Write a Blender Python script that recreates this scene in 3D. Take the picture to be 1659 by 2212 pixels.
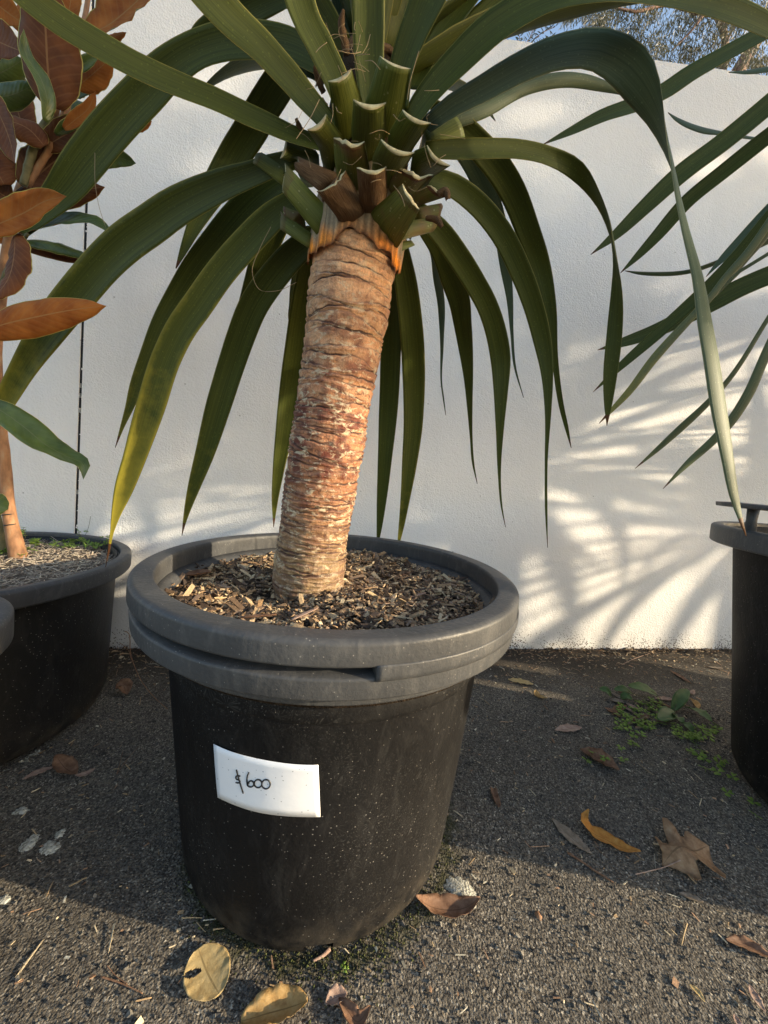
import bpy, math, random
import numpy as np
from mathutils import Vector, Matrix
for o in list(bpy.data.objects): bpy.data.objects.remove(o)
SC = bpy.context.scene
COL = SC.collection
rng = np.random.default_rng(7)
random.seed(7)
# ------------------------------------------------------------------ camera
# pixel units below: the photograph scaled to 1659 x 2212
FPX, PITCH, ROLL, YAW = 831.0, -.109, .081, .115
CAM = np.array([0., -.917, .888])
def _basis(p, ro, ya):
    f = np.array([math.sin(ya)*math.cos(p), math.cos(ya)*math.cos(p), math.sin(p)])
    r = np.array([math.cos(ya), -math.sin(ya), 0.]); u = np.cross(r, f)
    c, s = math.cos(ro), math.sin(ro)
    return c*r+s*u, -s*r+c*u, f
CR, CU, CF = _basis(PITCH, ROLL, YAW)
cd = bpy.data.cameras.new('camera'); cam = bpy.data.objects.new('camera', cd); COL.objects.link(cam)
cam.matrix_world = Matrix(((CR[0], CU[0], -CF[0], CAM[0]), (CR[1], CU[1], -CF[1], CAM[1]), (CR[2], CU[2], -CF[2], CAM[2]), (0, 0, 0, 1)))
cd.sensor_fit = 'VERTICAL'; cd.sensor_height = 36.; cd.lens = 36.*FPX/2212.
cd.clip_start = .02; cd.clip_end = 500
SC.camera = cam
SC.cycles.max_bounces = 7; SC.cycles.diffuse_bounces = 4; SC.cycles.glossy_bounces = 3; SC.cycles.transmission_bounces = 4
SC.render.resolution_x, SC.render.resolution_y = 768, 1024
# ------------------------------------------------------------------ light
SUN_EL, SUN_AZ = math.radians(14.), math.radians(107.)      # azimuth clockwise from +Y
SD = Vector((math.sin(SUN_AZ)*math.cos(SUN_EL), math.cos(SUN_AZ)*math.cos(SUN_EL), math.sin(SUN_EL)))
wd = bpy.data.worlds.new('World'); SC.world = wd; wd.use_nodes = True
nt = wd.node_tree; bg = nt.nodes['Background']
sky = nt.nodes.new('ShaderNodeTexSky'); sky.sky_type = 'NISHITA'; sky.sun_disc = False
sky.sun_elevation = SUN_EL; sky.sun_rotation = SUN_AZ; sky.air_density = 1.; sky.dust_density = 1.6; sky.ozone_density = .7
nt.links.new(sky.outputs[0], bg.inputs[0]); bg.inputs[1].default_value = .12
sl = bpy.data.lights.new('sun', 'SUN'); sl.energy = 2.7; sl.angle = math.radians(.6); sl.color = (1., .83, .58)
so = bpy.data.objects.new('sun', sl); COL.objects.link(so); so.rotation_euler = SD.to_track_quat('Z', 'Y').to_euler(); so.location = (6, -3, 6)
SC.view_settings.view_transform = 'Standard'; SC.view_settings.look = 'None'; SC.view_settings.gamma = 1.; SC.view_settings.exposure = 1.8
# ------------------------------------------------------------------ pixel helpers
def ray(x, y): return (x-829.5)/FPX*CR-(y-1106)/FPX*CU+CF
def G(x, y, z=0.):                       # pixel -> point on the level at height z
    d = ray(x, y); return CAM+(z-CAM[2])/d[2]*d
def AY(x, y, Y):                         # pixel -> point at world depth Y
    d = ray(x, y); return CAM+(Y-CAM[1])/d[1]*d
def depth(P): return float((np.asarray(P)-CAM)@CF)
WY0, WYS = .89, .055                     # wall face: y = WY0 + WYS*x
# ------------------------------------------------------------------ mesh helpers
def mk(name, V, F, mats, parent=None, uv=None, col=None, mi=None, smooth=True, loc=None):
    V = np.asarray(V, float)
    if parent is not None: off = np.array(parent.location)
    elif loc is not None: off = np.asarray(loc, float)
    else: off = np.zeros(3)
    me = bpy.data.meshes.new(name); me.from_pydata((V-off).tolist(), [], [tuple(int(i) for i in f) for f in F])
    if not isinstance(mats, (list, tuple)): mats = [mats]
    for m in mats: me.materials.append(m)
    n = len(me.polygons)
    me.polygons.foreach_set('use_smooth', [bool(smooth)]*n)
    if mi is not None: me.polygons.foreach_set('material_index', [int(k) for k in mi])
    if uv is not None or col is not None:
        vi = np.empty(len(me.loops), np.int32); me.loops.foreach_get('vertex_index', vi)
    if uv is not None:
        l = me.uv_layers.new(name='UVMap'); l.data.foreach_set('uv', np.asarray(uv, np.float32)[vi].ravel())
    if col is not None:
        a = me.color_attributes.new('Col', 'FLOAT_COLOR', 'POINT')
        c = np.ones((len(V), 4), np.float32); c[:, :3] = col; a.data.foreach_set('color', c.ravel())
    me.update()
    o = bpy.data.objects.new(name, me); COL.objects.link(o)
    if parent is not None: o.parent = parent
    elif loc is not None: o.location = off
    return o
def tag(o, label, cat, group=None, kind=None):
    if label: o['label'] = label
    if cat: o['category'] = cat
    if group: o['group'] = group
    if kind: o['kind'] = kind
    return o
def empty(name, loc, label, cat, group=None):
    o = bpy.data.objects.new(name, None); COL.objects.link(o); o.location = loc; o.empty_display_size = .1
    return tag(o, label, cat, group)
def dup(root, loc, label):
    r = root.copy(); COL.objects.link(r); r.location = loc; r['label'] = label
    for ch in list(root.children):
        c = ch.copy(); COL.objects.link(c); c.parent = r
        for g in list(ch.children):
            d = g.copy(); COL.objects.link(d); d.parent = c
    return r
def catmull(P, n):
    P = np.asarray(P, float); m = len(P)
    # chord-length parameterised cubic hermite
    d = np.r_[0, np.cumsum(np.linalg.norm(np.diff(P[:, :3], axis=0), axis=1)+1e-9)]
    T = np.gradient(P, d, axis=0)
    t = np.linspace(0, d[-1], n); k = np.clip(np.searchsorted(d, t, 'right')-1, 0, m-2)
    h = (d[k+1]-d[k]); s = ((t-d[k])/h)[:, None]; h = h[:, None]
    return (2*s**3-3*s**2+1)*P[k]+(s**3-2*s**2+s)*h*T[k]+(-2*s**3+3*s**2)*P[k+1]+(s**3-s**2)*h*T[k+1]
def unit(v): return v/np.maximum(np.linalg.norm(v, axis=-1, keepdims=True), 1e-12)
def strap(P, w, Wd, chan=.12, thick=.0012, K=7, ripple=0., seed=0):
    """ribbon blade: centre line P, full width w, width direction Wd. -> V, F, UV, top-face flags"""
    n = len(P); T = unit(np.gradient(P, axis=0)); Wd = unit(Wd-(Wd*T).sum(1, keepdims=True)*T); N = np.cross(T, Wd)
    r = np.random.default_rng(seed)
    s = np.linspace(-1, 1, K); V = []; UV = []
    ph = r.uniform(0, 6, 3); tt = np.linspace(0, 1, n)
    for side in (1, -1):
        for j, sj in enumerate(s):
            rp = ripple*w*abs(sj)**2*(np.sin(tt*23+ph[0]+sj*1.3)+.6*np.sin(tt*41+ph[1]))
            c = P+Wd*(w*.5*sj)[:, None]+N*((chan*w*(sj*sj-.4))+rp+side*thick*.5*(1-.75*sj*sj))[:, None]
            V.append(c); UV.append(np.stack([np.full(n, (sj+1)/2), tt], -1))
    V = np.concatenate(V); UV = np.concatenate(UV); F = []; top = []
    for side in (0, 1):
        b = side*K*n
        for j in range(K-1):
            for i in range(n-1):
                a = b+j*n+i; q = (a, a+1, a+n+1, a+n)
                F.append((q[0], q[3], q[2], q[1]) if side == 0 else q); top.append(1-side)
    for j in (0, K-1):
        for i in range(n-1):
            a = j*n+i; b = K*n+j*n+i; q = (a, a+1, b+1, b)
            F.append(q if j == 0 else q[::-1]); top.append(2)
    for i in (0, n-1):
        for j in range(K-1):
            a = j*n+i; b = K*n+j*n+i; q = (a, b, b+n, a+n)
            F.append(q if i == 0 else q[::-1]); top.append(2)
    return V, F, UV, top
def pxleaf(pts, Y, phi=20., n=36, lw=1.):
    """pixel trace [(x, y, width)] with depth list Y -> centre line, widths (m), width directions"""
    A = np.array(pts, float); m = len(A)
    d = np.r_[0, np.cumsum(np.hypot(*np.diff(A[:, :2], axis=0).T))]; d /= d[-1]
    Ys = np.interp(d, np.linspace(0, 1, len(Y)), Y)
    Pw = np.array([AY(x, y, yy) for (x, y, _), yy in zip(A, Ys)])
    ph = np.interp(d, np.linspace(0, 1, len(phi)), phi) if isinstance(phi, (list, tuple)) else np.full(m, phi)
    ext = np.c_[Pw, A[:, 2], ph, A[:, :2]]
    E_ = catmull(ext, n); P = E_[:, :3]
    dep = (P-CAM)@CF
    w = np.maximum(E_[:, 3], .6)*dep/FPX*lw
    tpx = unit(np.gradient(E_[:, 5:7], axis=0)); pr = np.stack([-tpx[:, 1], tpx[:, 0]], -1)
    wi = pr[:, :1]*CR-pr[:, 1:]*CU; vd = unit(P-CAM); f = np.radians(E_[:, 4])[:, None]
    return P, w, np.cos(f)*wi+np.sin(f)*vd
def lathe(prof, segs=96, c=(0, 0, 0), a0=0., a1=2*math.pi, closed=True):
    prof = np.asarray(prof, float); m = len(prof); full = abs(a1-a0-2*math.pi) < 1e-6
    n = segs if full else segs+1
    a = a0+(a1-a0)*np.arange(n)/segs
    V = np.stack([np.outer(np.cos(a), prof[:, 0])+c[0], np.outer(np.sin(a), prof[:, 0])+c[1], np.tile(prof[:, 1], (n, 1))+c[2]], -1).reshape(-1, 3)
    F = []; mm = m if closed else m-1
    for i in range(segs):
        i2 = (i+1) % n
        for j in range(mm):
            j2 = (j+1) % m; F.append((i*m+j, i2*m+j, i2*m+j2, i*m+j2))
    if not full and closed:
        F.append(tuple(range(m))); F.append(tuple(reversed(range((n-1)*m, n*m))))
    return V, F
def tube(P, r, k=8, cap=True):
    P = np.asarray(P, float); n = len(P); r = np.broadcast_to(np.asarray(r, float), (n,))
    T = unit(np.gradient(P, axis=0)); ref = np.array([0, 0, 1.]) if abs(T[0, 2]) < .8 else np.array([1., 0, 0])
    X = unit(np.cross(T, ref)); Yv = np.cross(T, X); a = np.arange(k)*2*np.pi/k
    V = (P[:, None]+r[:, None, None]*(np.cos(a)[None, :, None]*X[:, None]+np.sin(a)[None, :, None]*Yv[:, None])).reshape(-1, 3)
    F = [(i*k+j, i*k+(j+1) % k, (i+1)*k+(j+1) % k, (i+1)*k+j) for i in range(n-1) for j in range(k)]
    if cap: F += [tuple(reversed(range(k))), tuple(range((n-1)*k, n*k))]
    return V, F
def join(parts):
    V = []; F = []; o = 0
    for v, f in parts:
        V.append(v); F += [tuple(i+o for i in q) for q in f]; o += len(v)
    return np.concatenate(V), F
# ------------------------------------------------------------------ material helpers
class NB:
    def __init__(s, name):
        s.m = bpy.data.materials.new(name); s.m.use_nodes = True; s.t = s.m.node_tree; s.b = s.t.nodes['Principled BSDF']; s.out = s.t.nodes['Material Output']
        s.tc = None
    def n(s, t, **k):
        x = s.t.nodes.new('ShaderNode'+t)
        for a, v in k.items(): setattr(x, a, v)
        return x
    def l(s, a, b): s.t.links.new(a, b)
    def co(s, which='Object', scale=None):
        tc = s.n('TexCoord'); o = tc.outputs[which]
        if scale is not None:
            mp = s.n('Mapping'); mp.inputs['Scale'].default_value = scale; s.l(o, mp.inputs[0]); o = mp.outputs[0]
        return o
    def noise(s, co, sc, det=3., rough=.55, out=0, dist=0.):
        x = s.n('TexNoise'); s.l(co, x.inputs['Vector']); x.inputs['Scale'].default_value = sc; x.inputs['Detail'].default_value = det; x.inputs['Roughness'].default_value = rough; x.inputs['Distortion'].default_value = dist
        return x.outputs[out]
    def vor(s, co, sc, feat='F1', out='Distance', rnd=1.):
        x = s.n('TexVoronoi', feature=feat); s.l(co, x.inputs['Vector']); x.inputs['Scale'].default_value = sc; x.inputs['Randomness'].default_value = rnd
        return x.outputs[out]
    def ramp(s, v, stops, interp='LINEAR'):
        x = s.n('ValToRGB'); x.color_ramp.interpolation = interp; e = x.color_ramp.elements
        while len(e) < len(stops): e.new(.5)
        for q, (p, c) in zip(e, stops):
            q.position = p; q.color = (c, c, c, 1) if not isinstance(c, tuple) else (*c, 1)
        s.l(v, x.inputs[0]); return x.outputs[0]
    def mix(s, fac, a, b, bt='MIX'):
        x = s.n('Mix', data_type='RGBA', blend_type=bt); x.clamp_factor = True
        for sock, v in ((x.inputs[0], fac), (x.inputs[6], a), (x.inputs[7], b)):
            if isinstance(v, (int, float)): sock.default_value = v
            elif isinstance(v, tuple): sock.default_value = (*v, 1)
            else: s.l(v, sock)
        return x.outputs[2]
    def math(s, op, a, b=0., c=0.):
        x = s.n('Math', operation=op)
        for i, v in enumerate((a, b, c)):
            if isinstance(v, (int, float)): x.inputs[i].default_value = v
            else: s.l(v, x.inputs[i])
        return x.outputs[0]
    def sep(s, v):
        x = s.n('SeparateXYZ'); s.l(v, x.inputs[0]); return x.outputs
    def bump(s, h, st=.5, d=.01, prev=None):
        x = s.n('Bump'); x.inputs['Strength'].default_value = st; x.inputs['Distance'].default_value = d; s.l(h, x.inputs['Height'])
        if prev is not None: s.l(prev, x.inputs['Normal'])
        s.l(x.outputs[0], s.b.inputs['Normal']); return x.outputs[0]
    def base(s, c):
        if isinstance(c, tuple): s.b.inputs['Base Color'].default_value = (*c, 1)
        else: s.l(c, s.b.inputs['Base Color'])
    def rough(s, r, spec=None):
        if isinstance(r, (int, float)): s.b.inputs['Roughness'].default_value = r
        else: s.l(r, s.b.inputs['Roughness'])
        if spec is not None: s.b.inputs['Specular IOR Level'].default_value = spec
    def translucent(s, col, fac):
        t = s.n('BsdfTranslucent'); x = s.n('MixShader'); x.inputs[0].default_value = fac
        if isinstance(col, tuple): t.inputs[0].default_value = (*col, 1)
        else: s.l(col, t.inputs[0])
        s.l(s.b.outputs[0], x.inputs[1]); s.l(t.outputs[0], x.inputs[2]); s.l(x.outputs[0], s.out.inputs[0])
    def attr(s, name, typ='GEOMETRY'):
        x = s.n('Attribute', attribute_type=typ, attribute_name=name); return x
M = {}
# white render
b = NB('white_render'); co = b.co()
big = b.noise(co, 1.3, 4); fine = b.noise(co, 150, 3, .6); med = b.noise(co, 55, 2)
c = b.mix(b.ramp(big, [(.35, 0.), (.7, 1.)]), (.80, .79, .775), (.86, .85, .835))
xyz = b.sep(b.n('NewGeometry').outputs['Position'])
low = b.math('SUBTRACT', 1., b.math('MULTIPLY', xyz[2], 3.4)); low = b.math('MAXIMUM', low, 0.)
dots = b.vor(co, 105, out='Distance'); thr = b.math('MULTIPLY', b.math('POWER', low, 2.0), .56)
thr = b.math('MULTIPLY', thr, b.ramp(b.noise(co, 9, 3), [(.3, .35), (.65, 1.)]))
c = b.mix(b.math('LESS_THAN', dots, thr), c, (.11, .09, .075))
stain = b.math('MULTIPLY', b.math('POWER', low, 4.), b.ramp(b.noise(co, 14, 4), [(.35, 0.), (.75, .55)]))
c = b.mix(stain, c, (.42, .38, .33))
sparse = b.math('LESS_THAN', b.vor(co, 11), .035)
c = b.mix(b.math('MULTIPLY', sparse, .65), c, (.3, .27, .25))
streak = b.noise(b.co('Object', (5, 5, .5)), 1.6, 4)
c = b.mix(b.ramp(streak, [(.55, 0.), (.8, .3)]), c, (.66, .645, .63))
b.base(c); b.rough(.85, .25)
nb = b.bump(b.math('ADD', fine, b.math('MULTIPLY', med, .5)), .65, .006)
b.bump(b.noise(co, 6, 3), .25, .02, nb)
M['render'] = b.m
b = NB('joint_sealant'); b.base((.012, .012, .013)); b.rough(.8); M['joint'] = b.m
# asphalt
b = NB('asphalt'); co = b.co()
cell = b.vor(co, 300, out='Color'); g1 = b.n('RGBToBW'); b.l(cell, g1.inputs[0])
agg = b.ramp(g1.outputs[0], [(.15, (.036, .032, .028)), (.45, (.09, .08, .066)), (.78, (.18, .16, .13)), (.95, (.42, .38, .31))])
pat = b.noise(co, 3.2, 5, .6)
c = b.mix(b.ramp(pat, [(.3, .5), (.65, 0.)]), agg, (.042, .038, .034))
earth = b.noise(co, 60, 4, .7); c = b.mix(b.ramp(earth, [(.54, 0.), (.70, .7)]), c, (.17, .14, .10))
tone = b.noise(co, 1.1, 3); c = b.mix(1., c, b.ramp(tone, [(.3, .95), (.75, 1.6)]), 'MULTIPLY')
xyz = b.sep(co)
d = b.math('SQRT', b.math('ADD', b.math('POWER', b.math('SUBTRACT', xyz[0], .02), 2.), b.math('POWER', xyz[1], 2.)))
ringm = b.math('SUBTRACT', 1., b.math('MULTIPLY', b.math('ABSOLUTE', b.math('SUBTRACT', d, .315)), 13.))
mossn = b.noise(co, 26, 4, .65)
moss = b.ramp(b.math('MULTIPLY', b.math('MAXIMUM', ringm, 0.), mossn), [(.30, 0.), (.52, .75)])
c = b.mix(moss, c, b.mix(b.noise(co, 240, 2), (.02, .022, .008), (.065, .07, .02)))
# old soil darkening along the wall foot
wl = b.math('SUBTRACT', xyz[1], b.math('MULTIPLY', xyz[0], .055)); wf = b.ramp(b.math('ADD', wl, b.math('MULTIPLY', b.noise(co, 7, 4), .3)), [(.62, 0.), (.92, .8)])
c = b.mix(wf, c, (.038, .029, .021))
b.base(c); b.rough(.92, .2)
h = b.math('ADD', b.vor(co, 260, 'SMOOTH_F1'), b.math('MULTIPLY', b.noise(co, 600, 2), .4))
nb = b.bump(h, .9, .006)
nb = b.bump(b.noise(co, 70, 4, .7), .55, .010, nb)
M['asphalt'] = b.m
# black plastic: body and rim
def plastic(name, basec, dust, rgh, scr, spec=.3):
    b = NB(name); co = b.co()
    n1 = b.noise(co, 5, 4); c = b.mix(b.ramp(n1, [(.35, 0.), (.7, 1.)]), basec, tuple(v*1.5 for v in basec))
    st = b.noise(b.co('Object', (1, 1, .35)), 26, 5, .7, dist=1.2)
    c = b.mix(b.math('MULTIPLY', b.ramp(st, [(.5, 0.), (.75, 1.)]), dust), c, (.15, .145, .135))
    vc = b.n('TexVoronoi'); b.l(co, vc.inputs['Vector']); vc.inputs['Scale'].default_value = 34.
    rad = b.n('TexNoise'); mp = b.n('VectorMath', operation='SUBTRACT'); b.l(co, mp.inputs[0]); b.l(vc.outputs['Position'], mp.inputs[1])
    nm = b.n('VectorMath', operation='NORMALIZE'); b.l(mp.outputs[0], nm.inputs[0]); b.l(nm.outputs[0], rad.inputs['Vector']); rad.inputs['Scale'].default_value = 9.; rad.inputs['Detail'].default_value = 4.
    star = b.math('MULTIPLY', b.ramp(rad.outputs[0], [(.55, 0.), (.68, 1.)]), b.ramp(b.noise(co, 3.6, 3), [(.48, 0.), (.66, scr)]))
    c = b.mix(star, c, (.17, .165, .155))
    sp = b.vor(co, 100); spm = b.math('LESS_THAN', sp, b.math('MULTIPLY', b.ramp(b.noise(co, 5, 3), [(.3, .3), (.75, 1.)]), .15))
    c = b.mix(b.math('MULTIPLY', spm, .7), c, (.26, .245, .22))
    xyz = b.sep(co); foot = b.math('MAXIMUM', 0., b.math('SUBTRACT', 1., b.math('MULTIPLY', xyz[2], 9.)))
    c = b.mix(b.math('MULTIPLY', foot, b.ramp(b.noise(co, 30, 4), [(.4, 0.), (.7, .5)])), c, (.12, .10, .075))
    b.base(c); b.rough(b.ramp(n1, [(.3, rgh), (.8, min(1., rgh+.18))]), spec)
    b.bump(b.math('ADD', b.noise(co, 130, 3), b.math('MULTIPLY', star, .5)), .22, .004)
    return b.m
M['pot_body'] = plastic('black_plastic', (.0065, .0062, .0064), .09, .6, .26, .14)
M['pot_rim'] = plastic('black_plastic_rim', (.046, .047, .049), .42, .42, .2, .3)
M['pot_smooth'] = plastic('black_plastic_smooth', (.006, .006, .0063), .10, .42, .12)
# strap leaf
def leafmat(name, g0, g1, edge, tip, trans=.2, rgh=.5):
    b = NB(name); uv = b.co('UV'); xyz = b.sep(uv); u, v = xyz[0], xyz[1]
    mp = b.n('Mapping'); mp.inputs['Scale'].default_value = (26, 1.4, 1); b.l(uv, mp.inputs[0])
    oi = b.n('ObjectInfo'); ad = b.n('VectorMath', operation='ADD'); b.l(mp.outputs[0], ad.inputs[0]); b.l(oi.outputs['Random'], ad.inputs[1])
    st = b.noise(ad.outputs[0], 1.6, 4, .6)
    c = b.mix(b.ramp(st, [(.3, 0.), (.75, 1.)]), g0, g1)
    age = b.attr('age', 'OBJECT').outputs['Fac']
    e = b.math('ABSOLUTE', b.math('SUBTRACT', u, .5)); blot = b.noise(b.co('Object'), 28, 4, .65)
    y = b.math('MULTIPLY', age, b.math('ADD', b.math('MULTIPLY', b.math('POWER', v, 2.), 1.1), b.math('MULTIPLY', b.math('POWER', b.math('MULTIPLY', e, 2.), 4.), .55)))
    yl = b.ramp(b.math('ADD', y, b.math('MULTIPLY', b.math('SUBTRACT', blot, .5), .5)), [(.25, 0.), (.85, 1.)])
    c = b.mix(yl, c, tip)
    em = b.math('GREATER_THAN', b.math('ADD', e, b.math('MULTIPLY', b.math('SUBTRACT', b.noise(b.co('Object'), 60, 2), .5), .02)), .477)
    c = b.mix(b.math('MULTIPLY', em, .8), c, edge)
    tv = b.math('GREATER_THAN', b.math('ADD', v, b.math('MULTIPLY', age, .045)), .975); c = b.mix(tv, c, (.10, .045, .02))
    sp = b.math('LESS_THAN', b.vor(b.co('Object'), 120), .16); c = b.mix(b.math('MULTIPLY', sp, .22), c, tuple(min(1, q*2.2) for q in g1))
    b.base(c); b.rough(rgh, .2); b.bump(st, .25, .002)
    b.translucent(b.mix(1., c, (1.6, 1.7, .8), 'MULTIPLY'), trans)
    return b.m
M['leaf'] = leafmat('strap_leaf', (.038, .049, .009), (.09, .108, .019), (.23, .21, .055), (.36, .30, .035))
M['leaf_grey'] = leafmat('strap_leaf_grey', (.055, .08, .045), (.12, .155, .088), (.26, .25, .14), (.3, .29, .06))
# cut leaf base
b = NB('leaf_base_green'); co = b.co(); uv = b.co('UV')
mp = b.n('Mapping'); mp.inputs['Scale'].default_value = (22, 1.2, 1); b.l(uv, mp.inputs[0]); st = b.noise(mp.outputs[0], 1.5, 4)
c = b.mix(b.ramp(st, [(.3, 0.), (.75, 1.)]), (.062, .08, .013), (.15, .175, .032))
xyz = b.sep(uv); age = b.attr('age', 'OBJECT').outputs['Fac']
c = b.mix(b.ramp(b.math('ADD', b.math('MULTIPLY', age, .6), b.math('SUBTRACT', b.noise(co, 22, 4), .5)), [(.3, 0.), (.6, 1.)]), c, (.14, .075, .035))
rimb = b.math('MULTIPLY', age, b.math('GREATER_THAN', b.math('ADD', xyz[1], b.math('MULTIPLY', b.noise(co, 60, 3), .2)), 1.0)); c = b.mix(rimb, c, (.10, .03, .018))
sp = b.math('LESS_THAN', b.vor(co, 70), .12); c = b.mix(b.math('MULTIPLY', sp, .5), c, (.33, .33, .18))
b.base(c); b.rough(.5, .35); b.bump(st, .35, .003); M['cutbase'] = b.m
b = NB('leaf_base_dry'); uv = b.co('UV'); mp = b.n('Mapping'); mp.inputs['Scale'].default_value = (34, 2., 1); b.l(uv, mp.inputs[0]); st = b.noise(mp.outputs[0], 1.7, 5, .65)
c = b.ramp(st, [(.25, (.045, .022, .012)), (.5, (.15, .085, .042)), (.75, (.33, .22, .12))]); b.base(c); b.rough(.8, .2); b.bump(st, .8, .006); M['drybase'] = b.m
b = NB('crown_heart'); st = b.noise(b.co('Object', (1, 1, .3)), 60, 5, .7); b.base(b.ramp(st, [(.3, (.010, .007, .004)), (.6, (.035, .022, .012)), (.8, (.10, .062, .03))])); b.rough(.9, .1); b.bump(st, 1., .01); M['heart'] = b.m
b = NB('cut_face'); st = b.noise(b.co(), 70, 4); b.base(b.ramp(st, [(.3, (.28, .22, .11)), (.7, (.55, .50, .30))])); b.rough(.8); M['cut'] = b.m
def vcol(name, rgh=.8, bsc=150, bst=.4, spec=.3, extra=None):
    b = NB(name); a = b.attr('Col'); co = b.co(); n1 = b.noise(co, bsc, 4, .65)
    c = b.mix(1., a.outputs['Color'], b.ramp(n1, [(.25, .72), (.75, 1.3)]), 'MULTIPLY')
    b.base(c); b.rough(rgh, spec); b.bump(n1, bst, .004); return b.m
b = NB('ringed_bark'); a = b.attr('Col'); co = b.co(); cs = b.co('Object', (1, 1, 1.9)); n1 = b.noise(co, 210, 4, .65); z_ = b.sep(b.n('NewGeometry').outputs['Position'])[2]
c = b.mix(1., a.outputs['Color'], b.ramp(n1, [(.25, .7), (.75, 1.32)]), 'MULTIPLY')
lowz = b.ramp(b.math('SUBTRACT', 1.55, z_), [(.2, .25), (.5, 1.), (.72, 1.), (.92, .6)])
c = b.mix(b.math('MULTIPLY', b.ramp(b.noise(cs, 42, 5, .7, dist=.6), [(.53, 0.), (.60, .85)]), lowz), c, (.60, .49, .33))
c = b.mix(b.math('MULTIPLY', b.ramp(b.noise(cs, 33, 6, .72, dist=1.), [(.53, 0.), (.62, .85)]), lowz), c, (.11, .042, .028))
hz = b.noise(b.co('Object', (150, 150, 14)), 1., 3); c = b.mix(b.math('MULTIPLY', b.ramp(hz, [(.58, 0.), (.68, .55)]), lowz), c, (.17, .085, .05))
dt = b.math('LESS_THAN', b.vor(b.co('Object', (1, 1, .6)), 210), .2); c = b.mix(b.math('MULTIPLY', dt, .35), c, (.16, .07, .04))
b.base(c); b.rough(.6, .35); b.bump(b.math('ADD', n1, b.math('MULTIPLY', hz, .6)), .5, .005); M['bark'] = b.m
M['chips'] = vcol('bark_chips', .85, 300, .5)
M['litter'] = vcol('dry_litter', .85, 300, .3)
M['soil'] = (lambda b: (b.base(b.ramp(b.noise(b.co(), 90, 5, .7), [(.3, (.012, .009, .007)), (.6, (.05, .034, .022)), (.8, (.13, .09, .055))])), b.rough(.95, .1), b.bump(b.noise(b.co(), 120, 4, .7), 1., .015), b.m)[-1])(NB('dark_soil'))
M['soil_grey'] = (lambda b: (b.base(b.ramp(b.noise(b.co(), 80, 5, .7), [(.3, (.06, .045, .035)), (.55, (.17, .14, .11)), (.8, (.34, .29, .23))])), b.rough(.95, .1), b.bump(b.noise(b.co(), 150, 4, .7), 1., .012), b.m)[-1])(NB('fibre_soil'))
M['fibre'] = (lambda b: (b.base((.33, .24, .13)), b.rough(.8), b.m)[-1])(NB('pale_fibre'))
M['ink'] = (lambda b: (b.base((.012, .012, .014)), b.rough(.5), b.m)[-1])(NB('marker_ink'))
b = NB('paper'); co = b.co(); c = b.mix(b.math('MULTIPLY', b.math('LESS_THAN', b.vor(co, 95), .10), .8), (.82, .83, .86), (.25, .26, .28)); b.base(c); b.rough(.4, .5); b.bump(b.noise(co, 22, 3), .25, .004); M['paper'] = b.m
# magnolia leaf: top side and felted underside
def magn(name, c0, c1, rgh, spec, coat, edge, trans):
    b = NB(name); uv = b.co('UV'); xyz = b.sep(uv); co = b.co(); n1 = b.noise(co, 22, 4)
    c = b.mix(b.ramp(n1, [(.3, 0.), (.7, 1.)]), c0, c1)
    e = b.math('ABSOLUTE', b.math('SUBTRACT', xyz[0], .5))
    vein = b.n('TexWave', wave_type='BANDS', bands_direction='Y'); vc = b.n('CombineXYZ'); b.l(e, vc.inputs[0]); b.l(b.math('SUBTRACT', b.math('MULTIPLY', xyz[1], 1.), b.math('MULTIPLY', e, .35)), vc.inputs[1]); b.l(vc.outputs[0], vein.inputs[0]); vein.inputs['Scale'].default_value = 4.; vein.inputs['Distortion'].default_value = .6
    c = b.mix(b.math('MULTIPLY', b.ramp(vein.outputs['Fac'], [(.8, 0.), (1., 1.)]), .18), c, edge)
    c = b.mix(b.math('LESS_THAN', e, .016), c, edge); c = b.mix(b.math('GREATER_THAN', e, .484), c, (.42, .36, .10))
    b.base(c); b.rough(rgh, spec); b.b.inputs['Coat Weight'].default_value = coat; b.b.inputs['Coat Roughness'].default_value = .15
    b.bump(b.math('ADD', vein.outputs['Fac'], n1), .15, .003); b.translucent(b.mix(1., c, (1.5, 1.3, .8), 'MULTIPLY'), trans); return b.m
M['mag_top'] = magn('glossy_leaf_top', (.045, .07, .011), (.11, .15, .028), .34, .4, .12, (.12, .14, .05), .12)
M['mag_under'] = magn('rusty_leaf_underside', (.24, .068, .014), (.42, .15, .03), .75, .2, 0., (.34, .17, .06), .22)
M['mag_under_shaded'] = magn('shaded_leaf_underside', (.085, .030, .012), (.17, .06, .02), .7, .25, 0., (.24, .12, .05), .15)  # underside with shade put into its colour, for leaves hanging against the light
M['mag_stem'] = (lambda b: (b.base(b.ramp(b.noise(b.co('Object', (1, 1, .4)), 45, 5), [(.3, (.16, .075, .035)), (.55, (.34, .17, .08)), (.75, (.36, .25, .15))])), b.rough(.75), b.bump(b.noise(b.co(), 120, 3), .4, .003), b.m)[-1])(NB('reddish_stem'))
M['green_stem'] = (lambda b: (b.base(b.ramp(b.noise(b.co(), 45, 4), [(.3, (.07, .065, .025)), (.7, (.16, .14, .06))])), b.rough(.7), b.m)[-1])(NB('olive_stem'))
M['tie'] = (lambda b: (b.base((.01, .01, .01)), b.rough(.4), b.m)[-1])(NB('black_tie'))
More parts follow.
